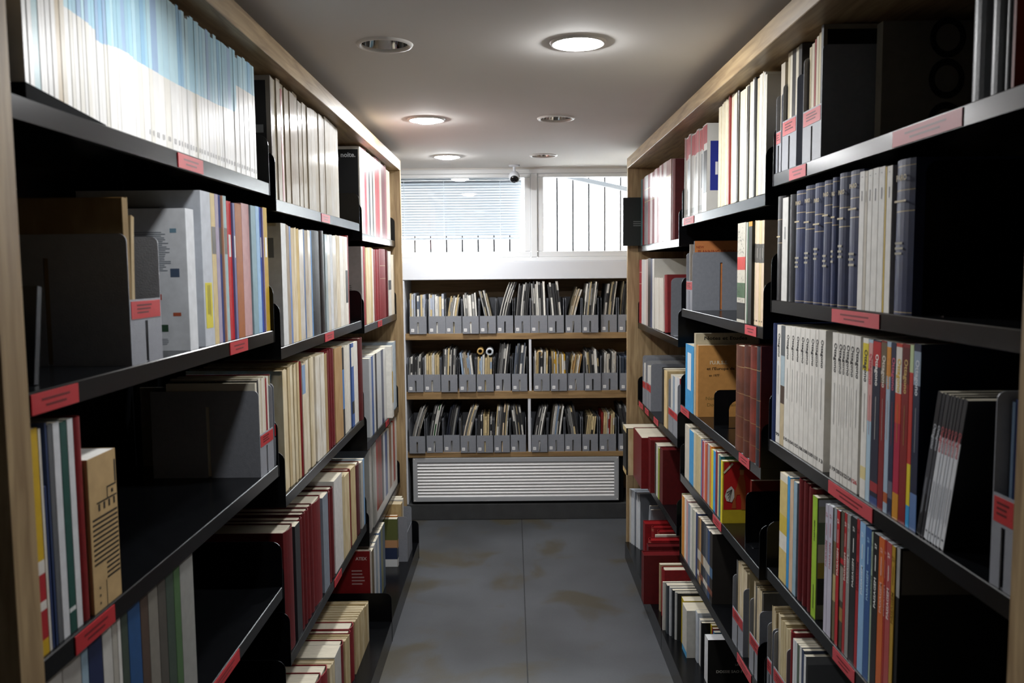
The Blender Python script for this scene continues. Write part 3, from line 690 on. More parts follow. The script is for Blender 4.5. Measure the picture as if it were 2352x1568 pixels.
# documents per file: (palette, count, height m, lean deg, bend)
c_, w_, k_, g_ = 'cdb98d', 'd9d7d0', '3a3a3b', '8a8a88'
DOCS = [[(c_ + ' ' + w_ + ' b4bccb ' + k_ + ' ' + w_ + ' 6f7a8c', 8, .235, 0, 0), (w_ + ' ' + c_ + ' b4bccb ' + w_ + ' ' + w_, 7, .23, 0, .0), (c_ + ' ' + c_ + ' ' + g_ + ' ' + w_, 6, .225, 2, .12), (w_ + ' ' + g_ + ' ' + w_, 5, .235, -3, .0),
         (g_ + ' 9a8f78 ' + k_ + ' ' + w_, 5, .25, -9, -.05), (w_ + ' ' + k_ + ' ' + k_ + ' ' + w_ + ' ' + k_, 7, .30, 4, .16), (g_ + ' ' + k_ + ' ' + k_ + ' ' + w_, 6, .295, 2, .05), (g_ + ' ' + k_ + ' ' + w_ + ' ' + w_, 6, .30, -1, -.01), (k_ + ' ' + w_ + ' ' + k_, 4, .30, -4, -.02),
         ('6b6350 ' + w_ + ' b9ab92', 4, .27, 8, .22), (w_ + ' ' + k_ + ' ' + g_ + ' ' + c_ + ' ' + k_ + ' ' + g_, 7, .30, 3, .04), (k_ + ' ' + w_ + ' ' + k_ + ' a89d84 ' + c_, 6, .295, 3, .05), ('6b6350 ' + k_ + ' ' + k_, 5, .30, 2, .05)],
        [(g_ + ' ' + w_ + ' ' + k_ + ' ' + k_ + ' ' + g_ + ' ' + k_, 9, .215, 2, .0), (w_ + ' ' + c_ + ' ' + c_ + ' ' + c_ + ' ' + w_, 8, .22, 0, .0), (k_ + ' ' + w_ + ' ' + g_ + ' ' + c_ + ' ' + k_ + ' ' + w_, 8, .26, 1, .02), ('8fa0b5 ' + w_ + ' a59782 a59782 a59782', 6, .225, -4, -.03), (c_ + ' ' + c_ + ' 9fb0c4 ' + w_ + ' ' + c_ + ' ' + c_, 7, .21, 0, .02),
         (k_ + ' 565656 ' + g_ + ' ' + g_ + ' ' + k_ + ' ' + w_, 7, .285, 3, .05), ('5d6470 ' + g_ + ' 5d6470 ' + k_ + ' ' + w_, 6, .28, 3, .03), (w_ + ' ' + c_ + ' b09a6c ' + k_ + ' ' + w_ + ' ' + k_, 7, .235, 0, .02), ('b09a6c ' + w_ + ' c89a2e ' + w_ + ' ' + g_, 7, .225, -1, .0),
         (c_ + ' ' + w_ + ' b08c58 8c826a', 6, .22, 6, .05), (w_ + ' ' + k_ + ' ' + c_ + ' ' + k_ + ' ' + k_ + ' ' + w_, 7, .24, -2, -.02), (k_ + ' ' + w_ + ' ' + w_ + ' cfc9bc cfc9bc', 8, .225, 1, .0), ('3a4250 4a5262', 3, .21, 0, .0)],
        [(g_ + ' 6f675a ' + g_ + ' ' + w_ + ' ' + k_, 7, .275, 5, .2), (k_ + ' ' + g_ + ' ' + k_ + ' ' + w_ + ' 1f5a2c ' + w_, 7, .285, 4, .10), ('1e222e 2a2e3a ' + k_ + ' ' + g_, 4, .28, 4, .08), ('cfc4b0 ' + g_ + ' ' + g_ + ' cdb98d', 5, .285, 5, .14), (k_ + ' ' + w_ + ' ' + k_ + ' ' + c_ + ' ' + c_ + ' ' + c_, 7, .22, 1, .0),
         (c_ + ' ' + w_ + ' ' + g_ + ' ' + k_ + ' e0c8a8 ' + k_, 7, .28, 1, .05), (k_ + ' ' + k_ + ' ' + w_ + ' ' + k_ + ' ' + c_, 7, .28, -3, -.05), (k_ + ' ' + w_ + ' ' + k_ + ' ' + w_, 6, .275, 5, .08), ('4a463c ' + w_ + ' ' + w_ + ' 7d93ad ' + w_, 6, .275, 3, .06), (k_ + ' ' + k_ + ' ' + g_ + ' ' + g_ + ' ' + c_, 6, .265, -3, -.08),
         ('3a362e ' + c_ + ' ' + c_ + ' ' + c_, 5, .22, 4, .03), ('8f2a24 ' + c_ + ' ' + c_ + ' ' + w_ + ' ' + w_, 7, .225, 2, .0), (k_ + ' ' + g_ + ' ' + k_, 5, .27, -6, -.04)]]
RN = ['top', 'middle', 'bottom']
for ri in range(3):
    zs = BZ[ri]; ym = [742, 877, 1016][ri]
    for fi, (x0, x1) in enumerate(FX[ri]):
        p0, p1 = on_y(x0, ym, BACK), on_y(x1, ym, BACK); w = p1.x - p0.x; cx = (p0.x + p1.x) / 2; yf = BACK + 0.003 + random.uniform(-0.02, 0.012)
        fr = build_file((cx, yf, zs + 0.0003), 0, w, 0.205, 0.25, 0.104, red=False, white=(ri, fi) not in ((1, 2), (2, 0)))
        tag(fr, f'grey magazine file with slit front, {ordinal(fi + 1)} from left, {RN[ri]} row under the window', None, 'magazine files under the window')
        if fi == 12: fr['label'] = f'grey magazine file half hidden by the right bookcase, {RN[ri]} row under the window'
        pal, n, hh, lean, bend = DOCS[ri][fi]; pal = pal.split(); n = min(9, n + 1)
        inner = w - 0.008; le = math.radians(lean); drift = math.tan(abs(le)) * 0.205 + 0.15 * abs(bend) + 0.002
        if drift > inner * 0.5: q_ = inner * 0.5 / drift; le *= q_; bend *= q_; drift = inner * 0.5
        room = inner - drift; xa = -inner / 2 + (0 if lean >= 0 else drift)
        ww = [random.uniform(0.5, 1.5) for _ in range(n)]; tot = sum(ww); x = xa; fill = 0.80
        for di in range(n):
            t = max(0.002, room * ww[di] / tot * fill); col = vary(pal[di % len(pal)], 0.10)
            h = min(hh + random.uniform(-0.016, 0.006), [1.445 - 1.130, 1.094 - 0.783, 0.737 - 0.414][ri] - 0.012)
            r = build_book((cx + x + t / 2, yf + 0.006 + random.uniform(0, 0.012), zs + 0.0025), 0, t, h, 0.21, col, 'd', lean=le, bend=bend, pages=shade(col, 0.9 if col > '7' else 1.3), bands=[(random.uniform(.55, .7), random.uniform(.8, .95), vary(pal[(di + 1) % len(pal)], .1))] if di % 3 == 1 else ())
            thick = 'thin ' if t < 0.006 else ''
            tag(r, f'{thick}{color_name(col)} document, {ordinal(di + 1)} from left in {ordinal(fi + 1)} file, {RN[ri]} row under window', None, f'documents in the files under the window, {RN[ri]} row')
            x += room * ww[di] / tot
def paper_roll(x, y, rad, row_z, col, label):
    p = on_y(x, y, BACK + 0.01)
    r = tag(empty('paper_roll', (p.x, BACK + 0.01, p.z)), label, 'paper roll', 'rolled papers standing out of the files')
    m = ink(col)
    lathe('outer_sheet', [(rad * 0.74, 0.0), (rad, 0.0), (rad, 0.19), (rad * 0.74, 0.19), (rad * 0.74, 0.0)], (0, 0, 0), m, r, 24, 'y')
    lathe('inner_sheet', [(rad * 0.56, 0.004), (rad * 0.72, 0.004), (rad * 0.72, 0.188), (rad * 0.56, 0.188), (rad * 0.56, 0.004)], (0, 0, 0), ink(shade(col, 0.9)), r, 24, 'y')
paper_roll(1103, 807, 0.019, BZ[1], 'c9a86a', 'small tan paper roll on top of the fifth file, middle row')
paper_roll(1124.5, 808, 0.022, BZ[1], 'cfd6dc', 'white paper roll on top of the fifth file, middle row')
paper_roll(1240, 812, 0.016, BZ[1], 'c0a678', 'tan paper roll above the eighth file, middle row')
# ------------------------------------------------------------------ books on the left bookcase
W, CR_, BE, GY, DG, BK, DR, RD, NV = 'e6e4de', 'd9ccae', 'b3a588', 'a9acb0', '4a4d52', '17181a', '5e1216', 'a81f28', '1d2c58'
# --- near section, top shelf: long run of white and pale blue journals
row('L', 1, 1)
bnd = [(50, -60), (140, 6), (200, 50), (224, 72), (226, 98), (270, 110), (303, 126), (306, 135), (350, 160), (400, 190), (450, 215), (500, 240), (544, 258), (546, 196), (588, 222)]
def bnd_y(x):
    for (a, ya), (b, yb) in zip(bnd, bnd[1:]):
        if a <= x <= b: return ya + (yb - ya) * (x - a) / max(1e-6, b - a)
    return bnd[-1][1]
xx = 50.0; first = True; X_ = -(LS + 0.006); k = 0
while xx < 586:
    wpx = random.uniform(6.0, 9.0) * (1.45 - 0.75 * (xx - 50) / 540)
    if 66 < xx < 80: wpx = 15
    if 300 < xx < 306: wpx = 7
    if 345 < xx < 400: wpx *= 1.6
    x2 = min(588, xx + wpx)
    if 588 - x2 < 3: x2 = 588
    ya, yb = span(xx, x2); ym = (ya + yb) / 2; h = 0.262 + random.uniform(-0.003, 0.003) - (0.01 if k % 9 == 4 else 0)
    rz_ = 0.020 * (1 - (xx - 50) / 180) if xx < 228 else 0
    bf = (z_at(bnd_y((xx + x2) / 2), X_, ym) - ROW.z - max(0, rz_)) / h
    blue = random.choice(['a9d3e4', 'b9dbe8', '93bfdc', 'a2c8d8', 'bfe0ea', '9cb8d6'])
    body = random.choice(['eceae6', 'e6e5e2', 'f0efec', 'e2dfd6'])
    bands = [(bf, 1.0, blue)]; desc = 'white journal with pale blue top'
    if 66 < xx < 80: bands = [(0, 1, 'a3c6cc')]; desc = 'pale teal journal'
    elif xx < 125: bands = []; desc = 'white journal'
    elif 118 < xx < 146: bands = [(0, 1, 'c9b99e')] if xx < 130 else [(0, 1, 'd8d0c0')]; desc = 'beige journal'
    elif 300 < xx < 306: bands = [(0, 1, '7fb0dd')]; desc = 'blue-spined journal'
    r = put(ya, yb, h, body, 'j', 0.006 + random.uniform(0, 0.0015), dep=0.19, gap=0.0003, bands=bands, desc=desc, raise_=max(0, rz_), pages='e0ddd4')
    if xx > 330 and r['_t'] > 0.004: spine_lines(r, 0.012, 0.022, 2, '8d8d90', 0.5)
    xx = x2; k += 1
ya, yb = span(40, 228)
wd = tag(empty('flat_folder', (-(LS + 0.002), ya, ROW.z + 0.0003), (0, 0, math.pi / 2)), 'flat black folder lying under the nearest white journals, top left shelf', 'folder')
dl = yb - ya; v_ = [(0, 0, 0), (dl, 0, 0), (dl, .2, 0), (0, .2, 0), (0, 0, .0195), (dl, 0, .0012), (dl, .2, .0012), (0, .2, .0195)]
mesh_obj('cover', v_, [(0, 3, 2, 1), (4, 5, 6, 7), (0, 1, 5, 4), (1, 2, 6, 5), (2, 3, 7, 6), (3, 0, 4, 7)], M['matblack'], wd)
# --- middle section, top shelf
row('L', 2, 1)
r = bk(612, 620, 165, '9a948a', 'm', dep=0.20, desc='magazine with dark photo cover and white border')
cover_panel(r, 0.012, 0.19, 0.10, r['_h'] - 0.012, '26282b'); cover_panel(r, 0.01, 0.19, 0.075, 0.096, 'd8d8d4', lift=0.00025)
cover_panel(r, 0.02, 0.15, 0.165, 0.185, '8b8f93', lift=0.00025); cover_lines(r, 0.03, 0.12, 0.079, 0.092, 2, '4a4a4a', lift=0.0004)
run(620, 648, 4, 170, 182, ['999181', '9f9789', 'a69e8d'], 'x', hj=0.004)
bk(648, 652, 205, '8e1f24', 'm', desc='thin dark red magazine')
run(652, 690, 4, 193, 215, ['938771', '998d78', '897a63'], 'x', hj=0.012)
run(692, 782, 10, 225, 292, ['8e816a', '9a8f7a', 'a29a8b', 'a59e90', '998e78', 'a8a297'], 'x', hj=0.007)
# --- far section, top shelf
row('L', 3, 1)
r = bk(828, 832, 337, 'b9b4ab', 'p', dep=0.22, desc='black-covered book with small white word')
cover_panel(r, 0.006, 0.21, 0.01, r['_h'] - 0.012, '15171a'); cover_text(r, 'noite.', 0.026, 0.045, r['_h'] - 0.034, 'b9bcc0')
cover_panel(r, 0.03, 0.12, 0.095, 0.125, '3a3d42', lift=0.00025)
for a, b, y, cl in [(832, 838, 340, 'c27a80'), (838, 843, 343, 'b01f2c'), (843, 847, 350, 'd8c8b8'), (847, 851, 352, '2a2c33'), (851, 855, 356, 'd8cbb0'), (855, 858, 360, BK), (858, 862, 360, 'd9cdb6'),
                    (862, 868, 362, 'b8141f'), (868, 872, 366, 'c8202a'), (872, 877, 370, 'd6cfc0'), (877, 884, 378, '7a1a20'), (884, 888, 380, 'a2505a'), (888, 896, 392, 'd2cabb')]:
    bk(a, b, y, cl, 'm', hz=0.15)
# --- near section, second shelf
row('L', 1, 2)
r = bk(66, 78, 0, '20242b', 'b', h=0.13, set_=0.03, dep=0.2, lean=math.radians(9), desc='small dark plastic binder leaning by the end panel')
f1, fa, fb = fil(300, 372, 540, 686, dep=0.27, desc='grey metal magazine file with large red label')
wdt = fb - fa
put(fa + 0.004, fa + 0.024, 0.262, '7d6a4a', 'w', 0.010, dep=0.25, desc='tall yellowed volume standing in the file', raise_=0.003, pages='b8a684')
put(fa + 0.026, fa + 0.038, 0.235, 'a8987a', 'w', 0.012, dep=0.22, desc='curved yellowed booklet in the file', raise_=0.003, bend=0.06, pages='c9b894')
put(fa + 0.052, fa + 0.058, 0.232, 'b0a080', 'w', 0.05, dep=0.2, desc='pale yellowed sheets in the file', raise_=0.003, bend=0.03)
r = bk(374, 392, 478, '1c2230', 'p', set_=0.07, dep=0.2, desc='dark blue book set back beside the file')
cover_text(r, 'a rapida.', 0.026, 0.055, r['_h'] - 0.035, '8b93a2')
r = bk(432, 452, 480, 'd5d8dc', 'p', dep=0.20, desc='white paperback with a paragraph of print on its cover')
hh = r['_h']; cover_lines(r, 0.03, 0.17, hh * 0.56, hh * 0.84, 22, '7a828c', 0.12)
cover_panel(r, 0.05, 0.066, hh * 0.36, hh * 0.40, 'b5452f'); cover_panel(r, 0.015, 0.03, hh * 0.245, hh * 0.27, 'a8543a'); cover_panel(r, 0.04, 0.058, hh * 0.135, hh * 0.185, '2f4a36')
cover_panel(r, 0.015, 0.032, hh * 0.52, hh * 0.58, '46546a'); cover_panel(r, 0.018, 0.03, hh * 0.83, hh * 0.86, '6b8a9c'); cover_lines(r, 0.04, 0.1, hh * 0.03, hh * 0.09, 5, '9aa0a8')
r = bk(455, 490, 438, 'bfc4cc', 'p', dep=0.24, desc='pale grey book with a yellow spine label')
spine_patch(r, 0.035, 0.125, 'd0c43a', 0.7); spine_lines(r, 0.05, 0.12, 3, '8a8230', 0.35, -0.0006)
cols = [(490, 500, 444, 'd2bd8a'), (500, 508, 446, 'a79bb0'), (508, 513, 448, '3a4a80'), (513, 519, 449, 'd09a7c'), (519, 526, 450, '9fb9bc'), (526, 536, 462, 'c02128'), (536, 545, 466, '6a6f9c'), (545, 560, 468, 'a3602c'),
        (560, 577, 468, 'c39a9a'), (577, 592, 472, '86a4ae'), (592, 600, 474, '94b8d8'), (600, 604, 476, '3a57a8'), (604, 609, 477, 'b09ab8'), (609, 627, 478, 'b8972e')]
for i_, (a, b, y, cl) in enumerate(cols):
    r = bk(a, b, y, cl, 'p', lean=math.radians(0.8), jit=0) if False else bk(a, b, y, cl, 'p', set_=0.006 + 0.002 * (i_ % 3))
    if i_ in (0, 2, 4): spine_patch(r, r['_h'] * 0.60, r['_h'] * 0.78, '5a5650', 0.9)
    if i_ in (5, 6, 11, 13): spine_patch(r, r['_h'] * 0.60, r['_h'] * 0.76, 'd8d8d6', 0.5)
# --- middle section, second shelf
row('L', 2, 2)
r = bk(650, 661, 513, 'd2d3d2', 'p', dep=0.21, desc='white book with a grey square on its cover')
cover_panel(r, 0.02, 0.055, r['_h'] * 0.72, r['_h'] * 0.88, '6f7378'); cover_lines(r, 0.08, 0.12, r['_h'] * 0.42, r['_h'] * 0.56, 6, '2a2a2a', 0.1)
for a, b, y, cl, kd in [(661, 668, 516, 'a79d90', 'w'), (668, 672, 520, '6b83b3', 'p'), (672, 679, 521, 'd0c3a8', 'w'), (679, 684, 522, 'd8cdb2', 'w'), (684, 690, 524, 'c9b482', 'w'), (690, 700, 526, 'cfccc6', 'x'), (700, 703, 527, '4a6690', 'p'),
                        (703, 710, 528, 'b9b2a6', 'w'), (710, 716, 529, 'cdc9c0', 'x'), (716, 719, 530, '4f7fb0', 'p')]: bk(a, b, y, cl, kd)
bk(719, 741, 530, '14161a', 'h', desc='thick black volume'); bk(741, 749, 530, '2a2420', 'l', desc='black volume with worn brown corner')
for a, b, y, cl, kd in [(749, 754, 537, '9fb0b8', 'x'), (754, 760, 538, 'd2d0c8', 'x'), (760, 766, 539, 'c6c9cc', 'p'), (766, 774, 540, 'c9c4b8', 'x'), (774, 782, 541, 'd3cbb8', 'w'), (782, 790, 542, 'd8d4ca', 'p'), (790, 794, 543, 'cdc6b8', 'p')]: bk(a, b, y, cl, kd)
r = bk(794, 800, 544, 'd4cfc4', 'p', desc='white paperback with dark spine patch'); spine_patch(r, r['_h'] * 0.25, r['_h'] * 0.62, '2a2f30', 0.8)
bk(800, 804, 541, '7a171c', 'h', desc='thin dark red hardcover')
# --- far section, second shelf
row('L', 3, 2)
r = bk(831, 836, 566, '8e8984', 'p', dep=0.2, desc='grey book with a block of print on its back cover'); cover_lines(r, 0.03, 0.13, r['_h'] * 0.30, r['_h'] * 0.52, 9, '4b4844', 0.15)
bookend(832, 664, 'black steel bookend before the red volumes, second left shelf', dep=0.2, foot=False)
for a, b, y, cl, kd in [(837, 842, 566, '8a2026', 'h'), (842, 847, 568, 'cdbf9c', 'w'), (847, 852, 568, 'd2c7aa', 'w'), (852, 856, 569, 'c2b288', 'w'), (856, 859, 571, 'd6d2c8', 'p'), (859, 866, 573, '7d1a20', 'h'), (866, 871, 573, '8d1f26', 'h'), (871, 876, 573, '841a22', 'h')]: bk(a, b, y, cl, kd)
r = bk(876, 890, 572, '861a22', 'h', desc='broad dark red hardcover with gilt lines', bands=[(.755, .76, 'c9b48a'), (.57, .575, 'c9b48a')])
bk(890, 893, 575, '5a1216', 'h'); bk(893, 899, 577, 'd5d2c8', 'p', bands=[(.4, .55, '3a3c40')]); bk(899, 909, 584, 'd8d0c0', 'w')
# --- near section, third shelf
row('L', 1, 3)
o3 = dict(hz=0.14)
r = bk(84, 101, 985, 'c9a51e', 'p', desc='yellow paperback with red and white lower spine', bands=[(0, .07, 'c8a21f'), (.07, .2, 'a81f28'), (.2, .24, 'dcd8d0'), (.24, .36, 'a81f28'), (.36, .42, 'dcd8d0')], **o3)
bk(101, 108, 985, 'cfcac0', 'p', **o3); bk(108, 116, 990, '22345f', 'p', h=0.215, desc='short navy paperback', hz=0.12)
bk(116, 122, 972, '23365c', 'p', **o3); bk(122, 134, 974, '5a5d60', 'p', **o3); bk(134, 150, 970, 'd0d2d6', 'p', **o3)
bk(150, 166, 968, '174a42', 'p', desc='dark green paperback with white edge', bands=[(.1, .12, 'cdd2d0')], **o3); bk(166, 180, 962, 'd2d4d6', 'p', **o3)
bk(180, 203, 958, '7a1418', 'h', desc='dark red hardcover beside the striped tower book', **o3)
r = bk(203, 272, 952, 'b79a6c', 'p', set_=0.004, dep=0.17, h=0.225, hz=0.12, desc='tan book with a black striped tower drawn on it', pages='dcdad4')
hh = r['_h']; tt = r['_t']; sp = lambda a, b, c0, c1, cl: mesh_obj('spine_print', [(a * tt - tt / 2, -0.0003, c0 * hh), (b * tt - tt / 2, -0.0003, c0 * hh), (b * tt - tt / 2, -0.0003, c1 * hh), (a * tt - tt / 2, -0.0003, c1 * hh)], [(0, 1, 2, 3)], ink(cl), r)
for q in range(14): sp(0.08 if q > 3 else 0.5, 0.97, 0.175 + q * 0.032, 0.188 + q * 0.032, '1e1c1a')
for q in range(4): sp(0.3 + q * 0.18, 0.36 + q * 0.18, 0.64, 0.685, '1e1c1a')
sp(0.25, 0.97, 0.69, 0.70, '1e1c1a'); sp(0.62, 0.65, 0.70, 0.77, '1e1c1a'); sp(0.62, 0.97, 0.765, 0.775, '1e1c1a'); sp(0.78, 0.85, 0.72, 0.745, '1e1c1a')
sp(0.92, 0.97, 0.78, 0.93, '3a3630'); sp(0.45, 0.47, 0.0, 0.17, '3a352c')
for q in range(3): sp(0.2, 0.25, 0.04 + q * 0.05, 0.055 + q * 0.05, '4a4438')
r = bk(480, 500, 0, '8d8880', 'b', h=0.20, set_=0.20, dep=0.14, desc='pale cardboard binder set deep in the shelf')
f2, fa, fb = fil(598, 629, 890, 990, desc='grey metal magazine file with red label, lit side'); 
wf = fb - fa - 0.006; q = fa + 0.003
for i_, cl in enumerate(['d9d2c0', '2a2a2c', 'dcd6c6', 'c9bfa8', 'e0dace', 'd8d0bc', '8e2228', 'e0dcd2']): put(q, q + wf / 8, 0.222 + 0.004 * (i_ % 3), cl, 'm', 0.012, dep=0.21, raise_=0.003); q += wf / 8
f2, fa, fb = fil(632, 663, 880, 972); wf = fb - fa - 0.006; q = fa + 0.003
for i_, (cl, fr_) in enumerate([('2a86c4', .26), ('d5cdb8', .12), ('2a2a2c', .12), ('3a5a90', .1), ('c9bfa6', .14), ('8e2228', .08), ('d6c9a8', .18)]): put(q, q + wf * fr_, 0.225 + 0.003 * (i_ % 2), cl, 'm', 0.012, dep=0.21, raise_=0.003); q += wf * fr_
# --- middle section, third shelf
row('L', 2, 3)
run(657, 693, 7, 852, 832, ['cbbfa2', 'd0c4a6', 'b9aa88', 'cfc5ac'], 'w', hj=0.004); bk(693, 698, 830, '7a171c', 'h', desc='thin dark red hardcover')
r = bk(698, 705, 833, 'cfc8b6', 'w', desc='worn journal with blue upper spine', bands=[(.72, .98, '7f9cc0')])
run(705, 728, 5, 830, 818, ['cdc3ac', 'd6cfbf', 'c2b79c'], 'w', hj=0.005)
r = bk(728, 748, 813, 'd3d0c8', 'w', desc='thick off-white journal with combed spine'); spine_lines(r, 0.02, r['_h'] - 0.01, 1, 'a09a8c', 0.12)
bk(748, 754, 812, 'a08a62', 'w')
for a, b, y in ((754, 760, 806), (760, 765, 803), (765, 771, 800)): bk(a, b, y, '6e1a1f', 'h')
bk(771, 788, 797, 'a98a60', 'w', desc='tan cardboard folder'); bk(788, 792, 798, '1c1e22', 'p', bands=[(.3, .75, '4a74a8')]); bk(792, 796, 797, 'c8c2b4', 'p')
run(796, 809, 3, 793, 790, ['cfcabd', 'd4cfc4'], 'p'); bk(809, 814, 788, '3b5a96', 'p', bands=[(.15, .3, '22252a'), (.72, .95, 'd2cec2')], desc='white and blue paperback'); bk(814, 823, 785, 'd6d3ca', 'p')
bk(823, 842, 776, '561214', 'h', set_=-0.004, desc='thick dark red-brown volume')
# --- far section, third shelf
row('L', 3, 3)
for a, b, y, cl, kd in [(850, 855, 822, 'c2c6c8', 'm'), (855, 859, 818, '3f62a0', 'm'), (859, 863, 814, 'd8d8d4', 'm'), (863, 867, 812, '20242c', 'm'), (867, 871, 810, 'd0d2d2', 'm'), (871, 877, 806, 'cfd2d2', 'm'), (877, 882, 803, '24355e', 'm'), (882, 888, 800, 'dcdcd8', 'm')]: bk(a, b, y, cl, kd)
r = bk(888, 904, 798, 'dcdad2', 'd', set_=-0.02, desc='white envelope with yellowed window sticking out'); spine_patch(r, 0.07, 0.22, 'c2a45e', 0.7)
bk(905, 914, 783, 'b4c2cc', 'd', desc='clear pale blue folder')
# --- near section, fourth shelf
row('L', 1, 4)
o4 = dict(hz=0.20)
for a, b, y, cl, kd in [(112, 150, 1505, 'b9b6b0', 'd'), (150, 192, 1490, 'a9a6a0', 'd'), (192, 208, 1470, '8fa8b8', 'p'), (208, 240, 1440, '16244a', 'p'), (240, 262, 1412, 'c2c0ba', 'p'), (262, 274, 1402, 'a8a49a', 'p'), (274, 282, 1398, 'd0cec8', 'p'), (282, 298, 1390, '3a463c', 'p'),
                        (298, 326, 1362, '1f4a7a', 'p'), (326, 344, 1345, '4a3a30', 'p'), (344, 366, 1325, '77736a', 'p'), (366, 384, 1308, '4a4640', 'p'), (384, 402, 1292, '36443a', 'p'), (402, 416, 1278, '44623c', 'p')]: bk(a, b, y, cl, kd, **o4)
bk(416, 446, 1262, '8a8a86', 'p', desc='grey book at the end of the dark row', **o4)
# --- middle section, fourth shelf
row('L', 2, 4)
bookend(650, 1240, 'black steel bookend beside the dark red binders, fourth left shelf', dep=0.24, h=0.245, foot=False)
o5 = dict(hz=0.13)
for a, b, y, cl, kd in [(655, 682, 1217, '5e1216', 'h'), (682, 693, 1203, '2b2d30', 'p'), (693, 701, 1190, '601317', 'h'), (701, 708, 1178, '5a1014', 'h'), (708, 716, 1170, '641418', 'h'), (716, 724, 1160, '5e1216', 'h'), (724, 744, 1148, '6a1418', 'h'), (744, 756, 1137, '77808a', 'p'),
                        (756, 763, 1130, '641418', 'h'), (763, 770, 1120, '5c1115', 'h'), (770, 788, 1095, 'c6c4c0', 'p'), (788, 793, 1092, 'b9ab88', 'w'), (793, 804, 1088, 'c9bb98', 'w'), (804, 808, 1078, '7a171c', 'h'), (808, 818, 1072, 'c4b48c', 'w'), (818, 830, 1066, '521014', 'h'), (830, 835, 1060, 'a9a8a0', 'p'), (835, 843, 1050, '7fa6cc', 'p')]:
    bk(a, b, y, cl, kd, set_=0.004, **o5)
# --- far section, fourth shelf
row('L', 3, 4)
run(851, 866, 4, 1030, 1012, ['a8a69e', 'c2c0b8', '8a8a84'], 'm'); 
for a, b, y, cl in [(866, 870, 1008, '9c2820'), (870, 874, 1004, '7a3a22'), (874, 878, 1000, '8a2a20'), (878, 882, 998, '3a3c40'), (882, 886, 994, 'cdd2d6'), (886, 891, 990, '33528c'), (891, 895, 985, 'd6d4cc'), (895, 900, 976, '8a5a36'), (900, 904, 972, 'd0cec8'), (904, 908, 964, 'a3282c'), (908, 912, 960, 'd8d8d4')]: bk(a, b, y, cl, 'm', bands=[(0, .12, 'd8d8d4')] if a > 864 else ())
# --- middle section, bottom shelf
row('L', 2, 5)
o6 = dict(hz=0.25, set_=0.062)
for a, b, y, cl, kd in [(841.5, 845, 1384, 'cabf9e', 'w'), (838, 841.5, 1389, 'bba983', 'w'), (834.5, 838, 1392, 'bfb08a', 'w'), (831, 834.5, 1397, 'cdc2a2', 'w'), (827.5, 831, 1402, 'c6b894', 'w'), (824, 827.5, 1408, 'b9a882', 'w'), (821, 824, 1412, 'cfc09c', 'w'), (818, 821, 1418, 'c2b28c', 'w'), (814, 818, 1424, 'b9a882', 'w'), (806, 814, 1436, '8a1a22', 'h'), (802, 806, 1450, '7c161c', 'h'), (799, 802, 1458, 'cdbf9c', 'w'), (796, 799, 1462, 'bfae86', 'w'), (791, 796, 1468, 'c6b68e', 'w'), (782, 791, 1478, '7a1a20', 'h'),
                        (768, 782, 1495, 'b9b8b2', 'p'), (762, 768, 1520, 'c9bea0', 'w'), (756, 762, 1528, 'd2c8ac', 'w'), (742, 756, 1540, '8a1c22', 'h'), (728, 742, 1558, '801a20', 'h')]: bk(a, b, y, cl, kd, dep=0.20 + 0.02 * random.random(), gap=0.0026, **o6)
# --- far section, bottom shelf
row('L', 3, 5)
r = bk(839, 842.5, 1286, '7d1518', 'p', dep=0.22, set_=0.088, hz=0.14, desc='red book with white lettering on its cover')
cover_text(r, 'ATEX', 0.018, 0.035, r['_h'] - 0.03, 'c9b8b4'); cover_lines(r, 0.02, 0.075, r['_h'] * 0.5, r['_h'] * 0.74, 5, 'b08a88', 0.25)
for i_, (a, b, y, cl) in enumerate([(843, 846, 1280, 'c9c4b8'), (846, 850, 1276, 'a3242a'), (850, 855, 1270, 'd6d2c8'), (855, 860, 1262, '6a5a3a'), (860, 864, 1250, 'd2d4d6'), (864, 868, 1240, '9aa8b4'), (868, 872, 1232, 'd8d8d6'), (872, 876, 1215, '5a78a0'), (876, 880, 1206, '8a8a60'), (880, 885, 1195, '5a6a7a')]): bk(a, b, y, cl, 'm', set_=0.084, hz=0.14)
r = put(3.965, 4.0, 0.235, '5a6238', 'p', 0.060, dep=0.2, desc='green and orange illustrated book with white sticker', bands=[(0, .17, 'd8d8d8'), (.17, .38, '2f3a58'), (.38, .55, 'c08a5a')])
for v0, v1, cl in [(0.002, .16, 'd4d4d4'), (.16, .40, '2c3650'), (.40, .56, 'b98a62'), (.56, .985, '5f6438')]: cover_panel(r, 0.002, 0.19, r['_h'] * v0, r['_h'] * v1, cl)
put(4.002, 4.022, 0.24, 'c8742c', 'p', 0.064, bands=[(0, .25, 'd0d2d6'), (.25, .42, '2a3a66')])
r = build_file((-(LBASE + 0.022), 4.13, ROW.z + 0.0002), ROW.rz, 0.185, 0.225, 0.24, 0.145, False); fa, fb = 4.0375, 4.2225
FILES.append((r, ROW.key, 4.13, 'plain grey magazine file holding tan volume', ROW.name, ROW.sec, ROW.side))
put(fa + 0.006, fa + 0.06, 0.285, 'c0a878', 'x', 0.05, dep=0.2, raise_=0.003, desc='plastic-wrapped tan volume in the file'); put(fa + 0.07, fa + 0.10, 0.31, 'd2cfc6', 'p', 0.05, dep=0.2, raise_=0.003); put(fa + 0.105, fa + 0.14, 0.30, '8a8262', 'p', 0.06, dep=0.2, raise_=0.003)
